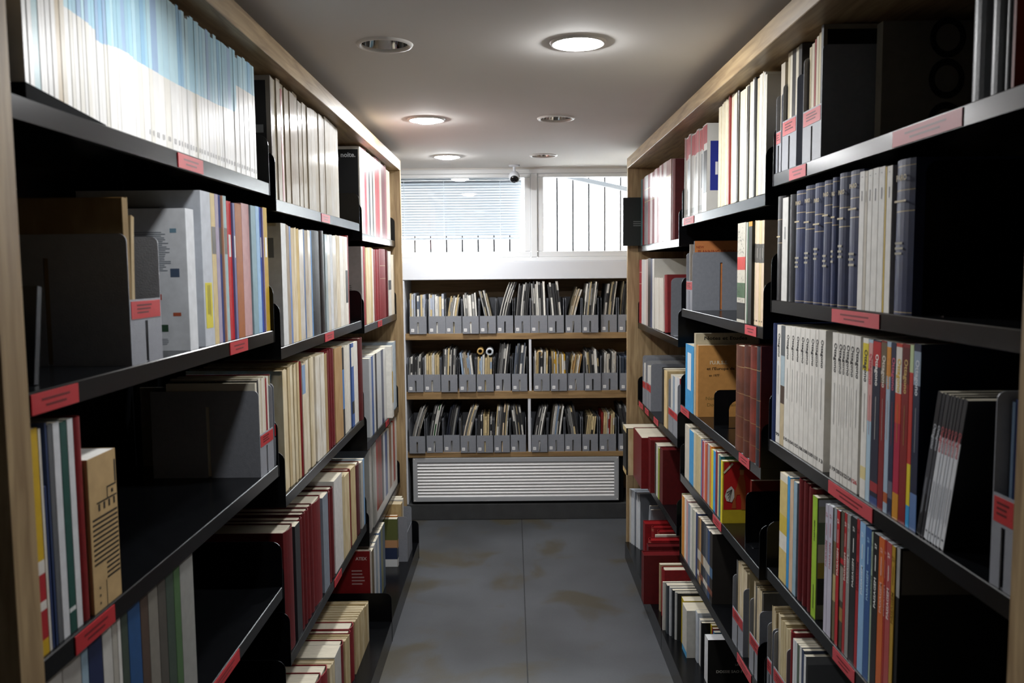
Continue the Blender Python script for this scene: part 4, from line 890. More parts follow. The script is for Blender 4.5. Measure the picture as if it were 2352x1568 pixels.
# ------------------------------------------------------------------ books on the right bookcase
# --- near section, top shelf
row('R', 1, 1)
f4, fa, fb = fil(1779, 1794, 215, 302); put(fa + 0.004, fb - 0.006, 0.255, 'b9b0a0', 'm', 0.012, dep=0.21, raise_=0.003)
put(fb + 0.0005, fb + 0.0065, 0.275, '9a8f78', 'p', 0.03, dep=0.2, desc='beige board-covered journal between two files') if False else None
f4, fa, fb = fil(1796, 1829, 182, 272); w5 = fb - fa - 0.005; q = fa + 0.002
for cl, fr_, h_ in [('2a2b2d', .22, .27), ('cdc6b4', .2, .268), ('1c1d20', .25, .275), ('d2ccbc', .16, .27), ('c2b79c', .17, .272)]: put(q, q + w5 * fr_, h_, cl, 'm', 0.014, dep=0.21, raise_=0.003); q += w5 * fr_
f4, fa, fb = fil(1843, 1886, 118, 248, dep=0.265, desc='grey metal magazine file with broad dark side'); w5 = fb - fa - 0.005; q = fa + 0.002
r = put(q, q + w5 * .13, .268, '15171a', 'p', 0.006, dep=0.25, raise_=0.003, desc='black cover with pale border standing in the file', front='8d8473')
cover_panel(r, 0.008, 0.235, 0.02, r['_h'] - 0.010, '101113'); q += w5 * .13
for cl, fr_, h_ in [('cdc2a4', .17, .268), ('c2b694', .15, .262), ('d2c8b0', .13, .258), ('8e2a26', .1, .255), ('cdc4ae', .16, .25), ('bfb294', .14, .246)]: put(q, q + w5 * fr_, h_, cl, 'm', 0.014, dep=0.21, raise_=0.003); q += w5 * fr_
r = bk(2010, 2024, 95, '7a7468', 'p', set_=0.10, dep=0.22, h=0.258, desc='grey cover with large black rings set back in shadow')
for vz in (0.06, 0.145, 0.225):
    pts = [(near_side(r) * (r['_t'] / 2 + 0.0004), 0.13 + q_ * math.cos(a_ * math.pi / 10), vz + q_ * 1.1 * math.sin(a_ * math.pi / 10)) for q_ in (0.024, 0.036) for a_ in range(20)]
    mesh_obj('cover_print', pts, [(a_, (a_ + 1) % 20, 20 + (a_ + 1) % 20, 20 + a_) for a_ in range(20)], ink('1a1a1a'), r)
for a, b, cl in [(2226, 2268, '2c3037'), (2270, 2310, '262a30'), (2312, 2326, '23262b')]: bk(a, b, 0, cl, 'l', h=0.262, set_=0.004, desc='tall dark leather volume')
bk(2327, 2338, 0, '8a3a30', 'p', h=0.262); 
# --- near section, second shelf
row('R', 1, 2)
G = 'b5a37a'
r = bk(1768, 1796, 453, '15171b', 'l', desc='black rounded volume with gilt lines', bands=[(.775, .78, G), (.55, .555, G)]); spine_lines(r, 0.15, 0.157, 1, G, 0.5, mode='h')
r = bk(1796, 1809, 454, 'c9c7c2', 'p'); spine_lines(r, 0.14, 0.175, 1, '5a5a5a', 0.35)
bk(1809, 1821, 447, '33363b', 'l')
for i_, (a, b, y) in enumerate([(1821, 1842, 438), (1842, 1863, 427), (1863, 1884, 421), (1884, 1905, 415), (1905, 1918, 408), (1918, 1942, 398), (1942, 1971, 392)]):
    e_ = 0.03 * (i_ % 3)
    r = bk(a, b, y, vary('13254e', .1), 'h', desc='navy cloth volume with gilt lines', bands=[(.965, .97, G), (.80 - e_, .806 - e_, G), (.66 - e_, .666 - e_, G), (.012, .017, G)])
    h_ = r['_h']; spine_text(r, 'PARO', 0.012, h_ * (.89 - e_ / 2), 'a89a78', 'h', r['_t'] * .55); spine_lines(r, h_ * (.71 - e_), h_ * (.74 - e_), 1, 'a89a78', 0.7, mode='h')
    spine_lines(r, h_ * (.30 + e_), h_ * (.42 + e_), 3, '8f8a78', 0.45, mode='h')
for i_, (a, b, y, cl) in enumerate([(1971, 1983, 394, 'd2d0cb'), (1983, 1990, 393, 'b9b2a4'), (1990, 2001, 390, 'd4d2cc'), (2001, 2015, 386, 'd6d4ce'), (2015, 2029, 383, 'd6d4ce'), (2029, 2033, 383, 'c2a43a'), (2033, 2046, 381, 'd8d5ce')]):
    r = bk(a, b, y, cl, 'p')
    if r['_t'] > 0.012: spine_lines(r, r['_h'] * .77, r['_h'] * .86, 1, '55555a', 0.3); spine_lines(r, r['_h'] * .955, r['_h'] * .965, 1, '55555a', 0.3, mode='h')
r = bk(2046, 2088, 367, '10224c', 'h', desc='broad navy volume with gilt lines at the row end', bands=[(.955, .96, G), (.80, .806, G), (.665, .671, G), (.012, .017, G)])
spine_text(r, 'PARO', 0.014, r['_h'] * .885, 'a89a78', 'h'); spine_lines(r, r['_h'] * .72, r['_h'] * .75, 1, 'a89a78', 0.7, mode='h'); spine_lines(r, r['_h'] * .38, r['_h'] * .48, 3, '8f8a78', 0.5, mode='h')
bookend(2118, 400, 'tall black steel bookend in the dark, second right shelf', set_=0.03, dep=0.24, h=0.25)
# --- near section, third shelf
row('R', 1, 3)
bk(1764, 1779, 742, '172a56', 'h', set_=0.002)
def ott(a, b, y, num=None, cl='d6d3cc', tc='2b2b2e', size=None, **o):
    r = bk(a, b, y, cl, 'p', desc=o.pop('desc', 'white magazine with black vertical title'), **o)
    h_ = r['_h']; sz = size or min(0.019, r['_t'] * 0.95); spine_text(r, 'Ottagono', sz, h_ * .83, tc, 'd', h_ * .20)
    spine_lines(r, h_ * .36, h_ * .66, 1, '8d8d8d', 0.16)
    if num: spine_text(r, num, min(0.011, r['_t'] * 0.75), 0.021, tc if num != '126' else 'b0242a', 'h', r['_t'] * .85)
    return r
ott(1779, 1792, 746, '99'); r = bk(1792, 1801, 748, '5a5f62', 'p', desc='photo-covered magazine between white ones', bands=[(0, .35, 'b8a888'), (.35, .5, '4a3a30'), (.5, .75, '9fb0b8')])
for a, b, y, nn in [(1801, 1814, 749, '101'), (1814, 1824, 750, '104'), (1824, 1836, 752, '105'), (1836, 1846, 753, '106'), (1846, 1857, 755, '108'), (1857, 1870, 756, '109'), (1870, 1877, 757, '111'), (1877, 1893, 758, '113')]: ott(a, b, y, nn)
bk(1917, 1927, 762, 'b9b4a6', 'p', set_=0.025, desc='white magazine with green dot set back', bands=[(.8, .93, '1f3a2c'), (.55, .62, 'c9a63a')])
for a, b, y, nn in [(1908, 1922, 764, '119'), (1922, 1931, 766, '120'), (1931, 1938, 767, '121'), (1938, 1949, 768, '122'), (1949, 1958, 770, '124'), (1958, 1972, 772, '126')]: ott(a, b, y, nn)
rr_ = [x_ for x_ in ITEMS[-1:]][0][0]
th = [(near_side(rr_) * 0, 0, 0)]
ott(1977, 1990, 777, None, 'dcd9d2', '33353a', desc='white magazine with a yellow spot on its spine', bands=[(.80, .97, 'd6c22f'), (.12, .2, 'd8c890')])
def oc(a, b, y, cl, tc, d, bands=(), **o):
    r = bk(a, b, y, cl, 'm', desc=d + ' magazine with vertical title', bands=bands, **o); spine_text(r, 'Ottagono', min(0.017, r['_t'] * 0.9), r['_h'] * .82, tc, 'd', r['_h'] * .19); spine_lines(r, r['_h'] * .4, r['_h'] * .66, 1, shade(tc, .8), 0.14); return r
oc(1990, 2000, 780, 'a9c2d2', 'c05058', 'pale blue and pink', [(.5, .98, 'cf9a96')]); oc(2000, 2018, 781, '1d2236', 'e6e2dc', 'navy', [(.84, .99, 'b02128'), (0, .05, '33477a'), (.08, .14, '9a2a30')])
oc(2018, 2031, 783, '7a1a1e', 'd8d0c4', 'dark red', [(.75, .99, '6a5a44')]); oc(2031, 2041, 785, '9fb2c4', 'd8964a', 'grey-blue', [(.8, .97, 'cf8a30'), (.06, .12, 'a8562e')]); oc(2041, 2052, 787, '1c2440', 'c05a70', 'navy and pink', [(.1, .2, '5a5a6a')])
oc(2052, 2066, 789, 'c0402c', 'd8b44a', 'red and orange', [(.15, .55, 'a82040'), (0, .15, 'c88a2a'), (.72, .98, 'd8d4cc')]); oc(2066, 2083, 790, '7d1a1c', 'c8a86a', 'dark red', [(.78, .98, '5a1216')])
bk(2083, 2092, 792, 'b8342c', 'm', desc='red and yellow magazine', bands=[(0, .35, 'd8c42c'), (0, .12, '3a9ad0'), (.85, 1, 'b8c89a')]); oc(2092, 2108, 790, '16203a', 'cdd2d8', 'dark navy', [(.78, .96, '8a9aac'), (0, .2, '5a78a8')])
lean_r = math.radians(13)
yn = y_at(2092, RS + 0.006, ROW.z + 0.01)     # foot of the leaning row
yl = y_at(2104, RS + 0.006, ROW.z + 0.01) 
t_l = 0.0
tl = [(0.014, '1a1c22'), (0.010, '26282e'), (0.012, 'd2d5da'), (0.008, 'd0d4da'), (0.010, 'd2d5da'), (0.008, 'cfd3d9'), (0.010, 'd2d5da'), (0.012, 'd4d6da')]
yy_ = yl
for i_, (t, cl) in enumerate(tl):
    yy_ -= t / math.cos(lean_r)
    r = put(yy_, yy_ + t, 0.243, cl, 'm', 0.006, dep=0.20, lean=lean_r, bands=[(.72, 1.0, '35363a')] if i_ > 1 else [(.3, .7, '3a3d44')], desc='leaning white magazine with dark top' if i_ > 1 else 'leaning dark magazine', front='101114')
    spine_text(r, 'Ottagono', min(0.011, t * .9), r['_h'] * .70, 'b0565a' if i_ > 1 else 'b9bcc2', 'd', 0.042); spine_lines(r, 0.035, 0.10, 2, '8a8e96', 0.4); spine_lines(r, 0.011, 0.018, 1, '4a4a50', 0.4, mode='h')
f5, fa, fb = fil(2275, 2330, 905, 1140, desc='grey metal magazine file with red label at the near end'); w5 = fb - fa - 0.006; q = fa + 0.003
for cl, fr_, h_ in [('c2b894', .25, .235), ('d2d0c8', .18, .24), ('2a3a66', .3, .25), ('8aa2bd', .15, .246)]: put(q, q + w5 * fr_, h_, cl, 'm', 0.02, dep=0.21, raise_=0.003); q += w5 * fr_
# --- near section, fourth shelf
row('R', 1, 4)
o1 = dict(hz=0.13)
r = bk(1790, 1807, 1089, 'cdb878', 'p', desc='cream, yellow and blue paperback', bands=[(.30, .45, 'd8d4ca'), (.45, .62, 'c9b24a'), (.93, 1, 'ddd8c8')], **o1)
bk(1807, 1813, 1095, '3a92cc', 'p', **o1); bk(1813, 1821, 1100, 'd0b8a0', 'w', **o1); bk(1821, 1829, 1107, '8ea9b8', 'p', **o1)
for a, b, y in ((1829, 1840, 1100), (1840, 1851, 1108), (1851, 1864, 1120)): bk(a, b, y, '621318', 'h', **o1)
r = bk(1864, 1875, 1140, '93b834', 'p', dep=0.19, desc='lime green paperback', front='6b6a50', **o1); spine_text(r, 'PAISAGEM', 0.009, r['_h'] * .72, '4a5a1e', 'u', 0.045); spine_lines(r, 0.02, 0.08, 1, '4a5a1e', 0.3, mode='u')
hh = r['_h']
for v0, v1, cl in [(.80, .93, 'a8a890'), (.62, .80, '5a6a4e'), (.47, .62, 'b8ae8a'), (.34, .47, '9a8430'), (.12, .34, '2a2820'), (.93, .985, 'b9bcc0')]: cover_panel(r, 0.003, 0.10, hh * v0, hh * v1, cl)
for a, b, y, cl, tc, fr in [(1893, 1900, 1158, 'b9b6c4', 'a86a72', '8a8a92'), (1900, 1910, 1162, 'bbb8c6', 'a86a72', '77735e'), (1919, 1926, 1172, 'b3242a', 'e0cfc8', '4a4438'), (1936, 1942, 1178, 'a8262a', 'd8c8c0', '5a5a54'), (1942, 1950, 1182, '8f8f8c', 'd0d0cc', '6a6a64'), (1951, 1964, 1188, '1e2022', 'cfcfcc', '2a2a28'), (1964, 1971, 1192, 'a3262c', '6a1a1e', '4a3a36'),
                            (1971, 1984, 1200, '8db4d8', 'd6e2ea', '6a8098'), (1984, 1997, 1212, '33568c', '9fc4e0', '3a4a5a'), (1997, 2001, 1222, '9fb09a', '6a7a66', '6a7a66'), (2001, 2014, 1226, '17181b', 'e0e0dc', '202124'), (2014, 2027, 1235, 'c8642e', 'e0b0a0', '7a4028'), (2027, 2031, 1240, 'a8302c', 'd0a09a', '7a2a28'), (2031, 2043, 1246, 'a84a48', 'e0d0cc', '5a3030'), (2043, 2051, 1254, 'b08a2e', '7a5a1e', '6a5a30')]:
    r = bk(a, b, y, cl, 'm', dep=0.19, front=fr, pages='d4d8dc', desc=f'{color_name(cl)} magazine with upward title', set_=0.004, **o1)
    if r['_t'] > 0.006: spine_text(r, 'PAISAGEM', min(0.011, r['_t'] * .85), r['_h'] * .62, tc, 'u', 0.055); spine_text(r, '27', min(0.010, r['_t'] * .8), r['_h'] * .92, tc, 'u'); spine_lines(r, r['_h'] * .76, r['_h'] * .88, 1, tc, 0.3, mode='u')
    elif r['_t'] > 0.004: spine_lines(r, r['_h'] * .45, r['_h'] * .75, 1, tc, 0.35, mode='u')
    if a in (1910, 1926): pass
r = bk(1910, 1919, 1166, '6a6048', 'p', set_=0.006, desc='landscape-covered paperback', bands=[(.3, .5, 'b0a070'), (.75, 1, '8a9298')], **o1)
r = bk(1927, 1936, 1174, '4d483c', 'p', set_=0.006, desc='photo-covered paperback with red stripe', bands=[(.62, .66, 'b3242a'), (.35, .6, '8a8478'), (.2, .3, '9a7a4a')], **o1)
r = bk(2051, 2062, 1256, '9a9a98', 'p', dep=0.18, desc='grey-topped dark book ending the row', bands=[(0, .7, '141516')], front='16171a', pages='c8d2d8', **o1)
cover_panel(r, 0.004, 0.17, r['_h'] * .72, r['_h'] * .985, '6c6a66')
# --- near section, fifth shelf
row('R', 1, 5)
o2 = dict(hz=0.16)
for a, b, fy in ((1747, 1773, 1466), (1776, 1806, 1525)):
    f6, fa, fb = fil(a, b, 0, fy, h=0.2, fh=0.11, hz=0.10); w5 = fb - fa - 0.005; q = fa + 0.002
    for i_ in range(5): put(q, q + w5 / 5, 0.24 + random.uniform(-.006, .006), random.choice(['cabfa2', 'c2b694', 'd0c6ac', 'b9ab8a']), 'w', 0.014, dep=0.21, raise_=0.003); q += w5 / 5
bk(1812, 1820, 1450, '7a1a1e', 'h', **o2)
for a, b, y, cl in [(1820, 1825, 1468, 'd6d8da'), (1825, 1830, 1474, 'cdd2d4'), (1830, 1835, 1480, '4a5a48'), (1835, 1840, 1484, 'd8d8d6'), (1840, 1845, 1492, '2a3a5a')]: bk(a, b, y, cl, 'm', **o2)
r = bk(1845, 1850, 1505, 'd2d4d4', 'p', dep=0.2, desc='white book with broad grey cover', front='9a9da0', **o2); cover_panel(r, 0.004, 0.2, 0.0, r['_h'] * .92, '6f7276')
# --- middle section, top shelf
row('R', 2, 1)
def redtop(f, col):
    c = random.choice(['b8444a', 'a83a42', 'c0585c', 'b03038']); e = random.choice([0, 0, 1])
    return [(.76 - .04 * random.random(), .985, c)] + ([(.3, .7, random.choice(['4a4c4e', '8a8e92', 'b9c2c8']))] if e else []) + [(.04, .10, '9a9a96')]
run(1564, 1616, 12, 322, 287, ['d2d0cb', 'c9c8c4', 'd6d2ca', 'b9bcbe'], 'j', bandf=redtop, hj=0.003, desc='white journal with red top')
r = bk(1616, 1623, 285, 'd6d4ce', 'j', dep=0.21, desc='white journal with blue cover block and large numerals', bands=[(.78, .985, 'a83038'), (.22, .7, '2a2d33')])
h_ = r['_h']; cover_panel(r, 0.012, 0.2, h_ * .24, h_ * .80, '27338c'); cover_panel(r, 0.095, 0.2, h_ * .80, h_ * .95, '27338c')
cover_text(r, '19', 0.058, 0.052, h_ * .49, 'e8e8ea'); cover_text(r, '2', 0.05, 0.112, h_ * .87, 'dfe0e6'); cover_lines(r, 0.05, 0.09, h_ * .05, h_ * .15, 6, '6a6a6a', 0.0)
run(1648, 1672, 5, 246, 222, ['e6dcc0', 'e8dfc6', 'e2d6b8', 'e6ddc4'], 'p', set_=-0.002, hj=0.003); bk(1672, 1675, 216, '8a2a26', 'm', set_=-0.002); run(1675, 1691, 3, 215, 212, ['e8dfc8', 'e4dac0'], 'p', set_=-0.002, hj=0.003)
bk(1691, 1695, 208, '3a3834', 'm', set_=-0.002); run(1695, 1714, 2, 206, 196, ['eae0c6', 'e6dcc2'], 'p', set_=-0.002); bk(1714, 1718, 198, '3c3a36', 'm', set_=-0.002)
run(1718, 1730, 3, 187, 180, ['d3ccb8', 'c9c2b0', 'dedad0'], 'p', set_=-0.002); bk(1730, 1734, 178, '26272a', 'm', set_=-0.002); run(1734, 1742, 2, 176, 174, ['dcd9d0', 'b5a88c'], 'p', set_=-0.002)
run(1742, 1757, 5, 172, 164, ['d2cdc0', 'dcd8ce', 'cfc8b6', 'd8d6cf'], 'j', set_=-0.002)
# --- middle section, second shelf
row('R', 2, 2)
f7, fa, fb = fil(1576, 1590, 580, 645, dep=0.215, desc='pale lit grey magazine file with red label')
put(fb - 0.034, fb - 0.022, 0.235, '8f8c84', 'p', 0.010, dep=0.19, raise_=0.003, desc='grey journal leaning in the file')
r = put(fa + 0.004, fa + 0.018, 0.245, '16171a', 'p', 0.012, dep=0.2, raise_=0.003, desc='orange planning review in the file', front='c47a45')
h_ = r['_h']; cover_text(r, 'NEW', 0.012, 0.020, h_ - 0.022, '8a3a22'); cover_text(r, 'PLANNING REVIEW', 0.020, 0.080, h_ - 0.040, '8a3a22', 0.135); cover_panel(r, 0.004, 0.19, h_ - 0.054, h_ - 0.0525, '8a3a22'); cover_lines(r, 0.085, 0.15, h_ - 0.068, h_ - 0.060, 1, '3a1a14', 0)
r = bk(1693, 1711, 512, 'b9b4a6', 'p', set_=-0.004, desc='black and white patterned paperback with red and green blocks', bands=[(.53, .66, 'b8342c'), (.25, .40, '3f5a3c'), (.03, .20, '1c1c1a')])
hp = r['_h']; vv = []; ff = []
for q in range(70):
    x0 = random.uniform(-.48, .38) * r['_t']; z0 = random.choice([random.uniform(.20, .50), random.uniform(.67, .96)]) * hp; a_ = random.uniform(.001, .004); b_ = random.uniform(.001, .005); i0 = len(vv)
    x1_ = min(x0 + a_, r['_t'] * .48)
    vv += [(x0, -.0004, z0), (x1_, -.0004, z0 - b_ * .3), (x1_, -.0004, z0 + b_), (x0 + a_ * .2, -.0004, z0 + b_ * .7)]; ff.append((i0, i0 + 1, i0 + 2, i0 + 3))
mesh_obj('spine_print', vv, ff, ink('1b1a18'), r)['kind'] = 'stuff'
bk(1711, 1715, 511, 'd0cfc8', 'p', set_=-0.002); bk(1715, 1718, 511, '3f5a44', 'p', set_=-0.002); bk(1718, 1726, 509, '23241f', 'p', set_=-0.002, bands=[(.955, 1, 'c98a2a')])
def dband(f=0, c=0): return [(.60, .78, '55534e')]
for a, b, y, cl in [(1726, 1735, 507, 'd6c8a8'), (1735, 1743, 507, 'd8c2a8'), (1743, 1748, 507, 'd0bc90'), (1748, 1754, 506, 'd6bfa4')]: r = bk(a, b, y, cl, 'p', bands=dband()); spine_lines(r, r['_h'] * .63, r['_h'] * .74, 1, 'b0aca2', 0.25, y=-0.0006); spine_lines(r, 0.008, 0.016, 1, '5a5040', 0.4, mode='h')
# --- middle section, third shelf
row('R', 2, 3)
r = bk(1574, 1592, 792, '3a92c8', 'p', set_=-0.002, hz=0.07, desc='bright blue book with white spine label'); spine_patch(r, r['_h'] * .32, r['_h'] * .88, 'd2d8dc', 0.45)
r = bk(1592, 1597, 765, 'b5a98e', 'p', dep=0.22, set_=0.0, desc='cream book with black heading on its cover', hz=0.07); cover_text(r, 'Notes et Etudes', 0.017, 0.105, r['_h'] - 0.017, '2c2a26', 0.15)
r = bk(1597, 1603, 792, 'c08a4c', 'p', dep=0.165, set_=0.002, desc='tan book on the USSR and eastern Europe', hz=0.07)
h_ = r['_h']; cover_text(r, "l'U.R.S.S.", 0.0165, 0.072, h_ * .76, 'd8cdb4', 0.062); cover_text(r, "et l'Europe de l'Est", 0.0135, 0.095, h_ * .67, '3a2c1c', 0.13); cover_text(r, 'en 1977', 0.011, 0.056, h_ * .58, '3a2c1c'); cover_text(r, 'Notes et Etudes', 0.016, 0.092, h_ * .26, '8a6a38', 0.13); cover_text(r, 'Documentaires', 0.016, 0.092, h_ * .17, '8a6a38', 0.12)
bookend(1640, 852, 'black arched steel bookend before the tan book, third right shelf', set_=0.02, dep=0.13, arch=True, h=0.118)
for a, b, y, cl in [(1684, 1703, 793, '6a3a26'), (1703, 1717, 793, '5c2e22'), (1717, 1732, 795, '7a3226'), (1732, 1744, 797, '343840'), (1744, 1753, 797, '6a2622')]:
    bk(a, b, y, cl, 'l', hz=0.13, set_=-0.004, desc=f'old {color_name(cl)} leather volume with ribbed spine', bands=[(.80, .806, 'a08458'), (.55, .556, '9a7a50'), (.33, .336, '8a6a44'), (.14, .146, '8a6a44')])
# --- middle section, fourth shelf
row('R', 2, 4)
o8 = dict(hz=0.09)
for a, b, y, cl in [(1573, 1583, 955, 'c6c0b2'), (1583, 1593, 960, '3f93c8'), (1593, 1597, 970, 'c9bfa2'), (1597, 1601, 972, 'b9ac86'), (1601, 1605, 976, 'bfae82'), (1605, 1610, 980, 'c2b48a'), (1610, 1612, 985, '3a7ab8'), (1612, 1616, 988, 'a83a44'), (1616, 1619, 992, 'd0a0a4'), (1619, 1622, 995, 'c86a2c'), (1622, 1625, 998, 'a8463c'), (1625, 1630, 1002, '9a9ca0'), (1630, 1633, 1006, 'd0782c'), (1633, 1638, 1010, 'd6c832'), (1638, 1643, 1014, '3a96d0'), (1643, 1648, 1020, '7a1e30'), (1648, 1651, 1024, 'c9c49c'), (1651, 1655, 1027, '2f6a78')]:
    bk(a, b, y, cl, 'p', h=0.20 + random.uniform(-.004, .004), **o8)
r = bk(1655, 1659, 1036, 'd8c832', 'p', dep=0.17, set_=0.0, h=0.195, desc='red and yellow book with an orange figure on its cover', front='c8b22a', **o8)
h_ = r['_h']; cover_panel(r, 0.004, 0.165, h_ * .22, h_ - 0.003, 'b52422')
e_ = near_side(r); xf = e_ * (r['_t'] / 2 + 0.0006)
def blob(pts, cl, lift=0.0): return mesh_obj('cover_print', [(xf + e_ * lift, u * 0.098, v * h_) for u, v in pts], [tuple(range(len(pts)))], ink(cl), r)
blob([(.30, .24), (.44, .24), (.42, .38), (.46, .46), (.56, .46), (.60, .36), (.60, .22), (.78, .22), (.72, .34), (.74, .50), (.72, .66), (.66, .78), (.58, .80), (.50, .72), (.46, .60), (.36, .46), (.33, .34)], 'a8562c')
blob([(.54, .78), (.66, .78), (.68, .86), (.60, .90), (.54, .86)], 'b07a4a', 0.0002); blob([(.50, .86), (.74, .86), (.66, .94), (.58, .94)], '6a4a34', 0.0004)
blob([(.08, .44), (.14, .36), (.30, .34), (.38, .42), (.37, .54), (.28, .60), (.14, .54)], 'cfccc0', 0.0003); blob([(.02, .82), (.06, .80), (.34, .95), (.30, .975)], 'cfc8a8', 0.0003)
for q in range(4): blob([(.30, .55 - .002 * q), (.13 + .03 * q, .50 - .045 * q), (.14 + .03 * q, .485 - .045 * q), (.305, .54 - .002 * q)], '4a4640', 0.0006)
bookend(1712, 1105, 'black steel bookend beside the red and yellow book, fourth right shelf', set_=0.02, dep=0.2, h=0.15, hz=0.07)
r = bk(1722, 1726, 1130, '8a2a1e', 'p', set_=0.06, h=0.16, dep=0.14, hz=0.07, desc='small dark red book set back in shadow', bands=[(0, .3, 'b0542c')]); cover_text(r, 'siglo', 0.016, 0.05, r['_h'] * .62, '1c0c0a')
# --- middle section, fifth shelf
row('R', 2, 5)
o9 = dict(hz=0.12)
for a, b, y, cl in [(1561, 1566, 1128, 'b8c4a4'), (1566, 1572, 1135, 'd08a3a'), (1572, 1576, 1142, 'd6d2c8'), (1576, 1580, 1150, 'c49a98'), (1580, 1585, 1156, '8a98a8'), (1585, 1589, 1165, 'd6d4cc'), (1589, 1593, 1172, 'a8aca0'), (1593, 1598, 1180, 'c2bfb0'), (1598, 1602, 1187, '2a3a66'), (1602, 1606, 1193, '6a5a48'), (1606, 1610, 1200, 'b08a5a'), (1610, 1615, 1206, '22262c'), (1615, 1620, 1211, '3a4048'), (1620, 1625, 1216, '5a5e62'), (1625, 1630, 1221, '33486e'), (1630, 1636, 1226, '2a2622')]:
    bk(a, b, y, cl, 'p', h=0.235 + random.uniform(-.004, .004), pages='d8d0c0', bands=[(.35, .5, random.choice(['b9b4a8', '8a6a48', '4a6a8a'])), (.1, .18, random.choice(['c9c4b8', '7a4a3a']))] if a > 1600 else (), **o9)
bookend(1642, 1235, 'black steel bookend after the dark paperbacks, fifth right shelf', set_=0.02, dep=0.2, h=0.21, foot=False)
for a, b in ((1682, 1707), (1721, 1744)):
    f8, fa, fb = fil(a, b, 0, 0, h=0.2, fh=0.105, hz=0.08); w5 = fb - fa - 0.005; q = fa + 0.002
    for i_ in range(6): put(q, q + w5 / 6, 0.245 + random.uniform(-.005, .005), random.choice(['cabfa2', 'c9bea6', 'd0c6ac', 'bcae8e', '5a5a58']), 'w', 0.014, dep=0.21, raise_=0.003); q += w5 / 6
bk(1708, 1720, 0, 'c2b694', 'w', h=0.25, set_=0.02, **o9)
# --- far section, top shelf
row('R', 3, 1)
for i_, (a, b, y, cl) in enumerate([(1480, 1488, 404, '8a8688'), (1488, 1493, 400, '9c5a60'), (1493, 1498, 397, 'b9a09c'), (1498, 1503, 394, '8a3a42'), (1503, 1509, 388, 'b08a8a'), (1509, 1514, 384, '9a4a50'), (1514, 1519, 380, 'bfa8a4'), (1519, 1523, 377, '7a2a30'), (1523, 1530, 373, 'b8a49c'), (1530, 1541, 367, 'a88684')]):
    bk(a, b, y, cl, 'x' if i_ % 2 else 'm', bands=[(.62, .63, 'cbb98c'), (.80, .81, 'cbb98c')])
bk(1541, 1546, 366, '5e1216', 'h', dep=0.21, desc='dark red hardcover showing its front board')
bk(1476, 1480, 410, '7a1c22', 'm'); bk(1472, 1476, 412, '3f6a6c', 'm')
r = put(4.274, 4.302, 0.24, '1c211f', 'p', -0.082, dep=0.22, desc='black book sticking out before the window'); cover_lines(r, 0.05, 0.11, 0.095, 0.125, 3, '6a6e6c')
# --- far section, second shelf
row('R', 3, 2)
bk(1459, 1471, 597, '8c1c24', 'h', set_=0.0, bands=[(.80, .807, 'cbb9a0'), (.62, .627, 'cbb9a0')])
for a, b, y, cl in [(1472, 1476, 596, 'd0d0cc'), (1476, 1480, 596, 'c4c6c8'), (1480, 1484, 596, 'd2cfc8'), (1484, 1488, 595, 'b9a8a2'), (1488, 1494, 593, '1d2026'), (1494, 1498, 594, '2a3a5e'), (1498, 1502, 594, 'd6d4cc')]: bk(a, b, y, cl, 'm')
lr = math.radians(-5)
for q in range(5):
    a = 1504.5 + q * 4; bk(a, a + 3.8, 0, ['d6d2c6', 'dad6cc', 'cfc9bc', 'd8d4c8', 'd2ccc0'][q], 'm', h=0.232, lean=lr, hz=0.02, desc='white magazine tilted against its neighbour')
bk(1525, 1529.5, 0, '7c1518', 'h', h=0.245, lean=lr, hz=0.02, dep=0.21, desc='tilted dark red hardcover with broad front board')
bookend(1541, 638, 'grey steel bookend against the tilted red book, second right shelf', mat='grey', set_=0.006, dep=0.2)
# --- far section, third shelf
row('R', 3, 3)
f9, fa, fb = fil(1476, 1483, 818, 875, dep=0.2, desc='narrow grey magazine file with red label'); put(fa + 0.004, fb - 0.004, 0.20, 'd2d0c8', 'm', 0.01, dep=0.18, raise_=0.003)
f9, fa, fb = fil(1484, 1495, 832, 880, dep=0.2, desc='grey magazine file with red label and yellow book'); put(fa + 0.004, fa + 0.016, 0.205, 'b9b48a', 'p', 0.01, dep=0.18, raise_=0.003, desc='cream and yellow book in the grey file', front='a8a03c'); put(fa + 0.017, fb - 0.004, 0.20, 'c9c8c2', 'm', 0.01, dep=0.18, raise_=0.003)
bk(1517, 1525, 846, '1c1a18', 'l', hz=0.08); bk(1525, 1532, 850, 'cbb68a', 'w', hz=0.08, set_=0.0)
f9, fa, fb = fil(1535, 1556, 875, 942, dep=0.22, hz=0.04); w5 = fb - fa - 0.008; q = fa + 0.004
r = put(q, q + w5 * .3, 0.235, 'c8ccd0', 'm', 0.012, dep=0.2, raise_=0.003, front='b5363a', desc='red and white magazine with a big letter'); cover_text(r, 'M', 0.07, 0.04, r['_h'] - 0.045, 'dcdcd8'); q += w5 * .3
for cl in ('d8d8d4', '8fa0b0', 'd2d0c8'): put(q, q + w5 * .22, 0.23, cl, 'm', 0.012, dep=0.2, raise_=0.003); q += w5 * .23
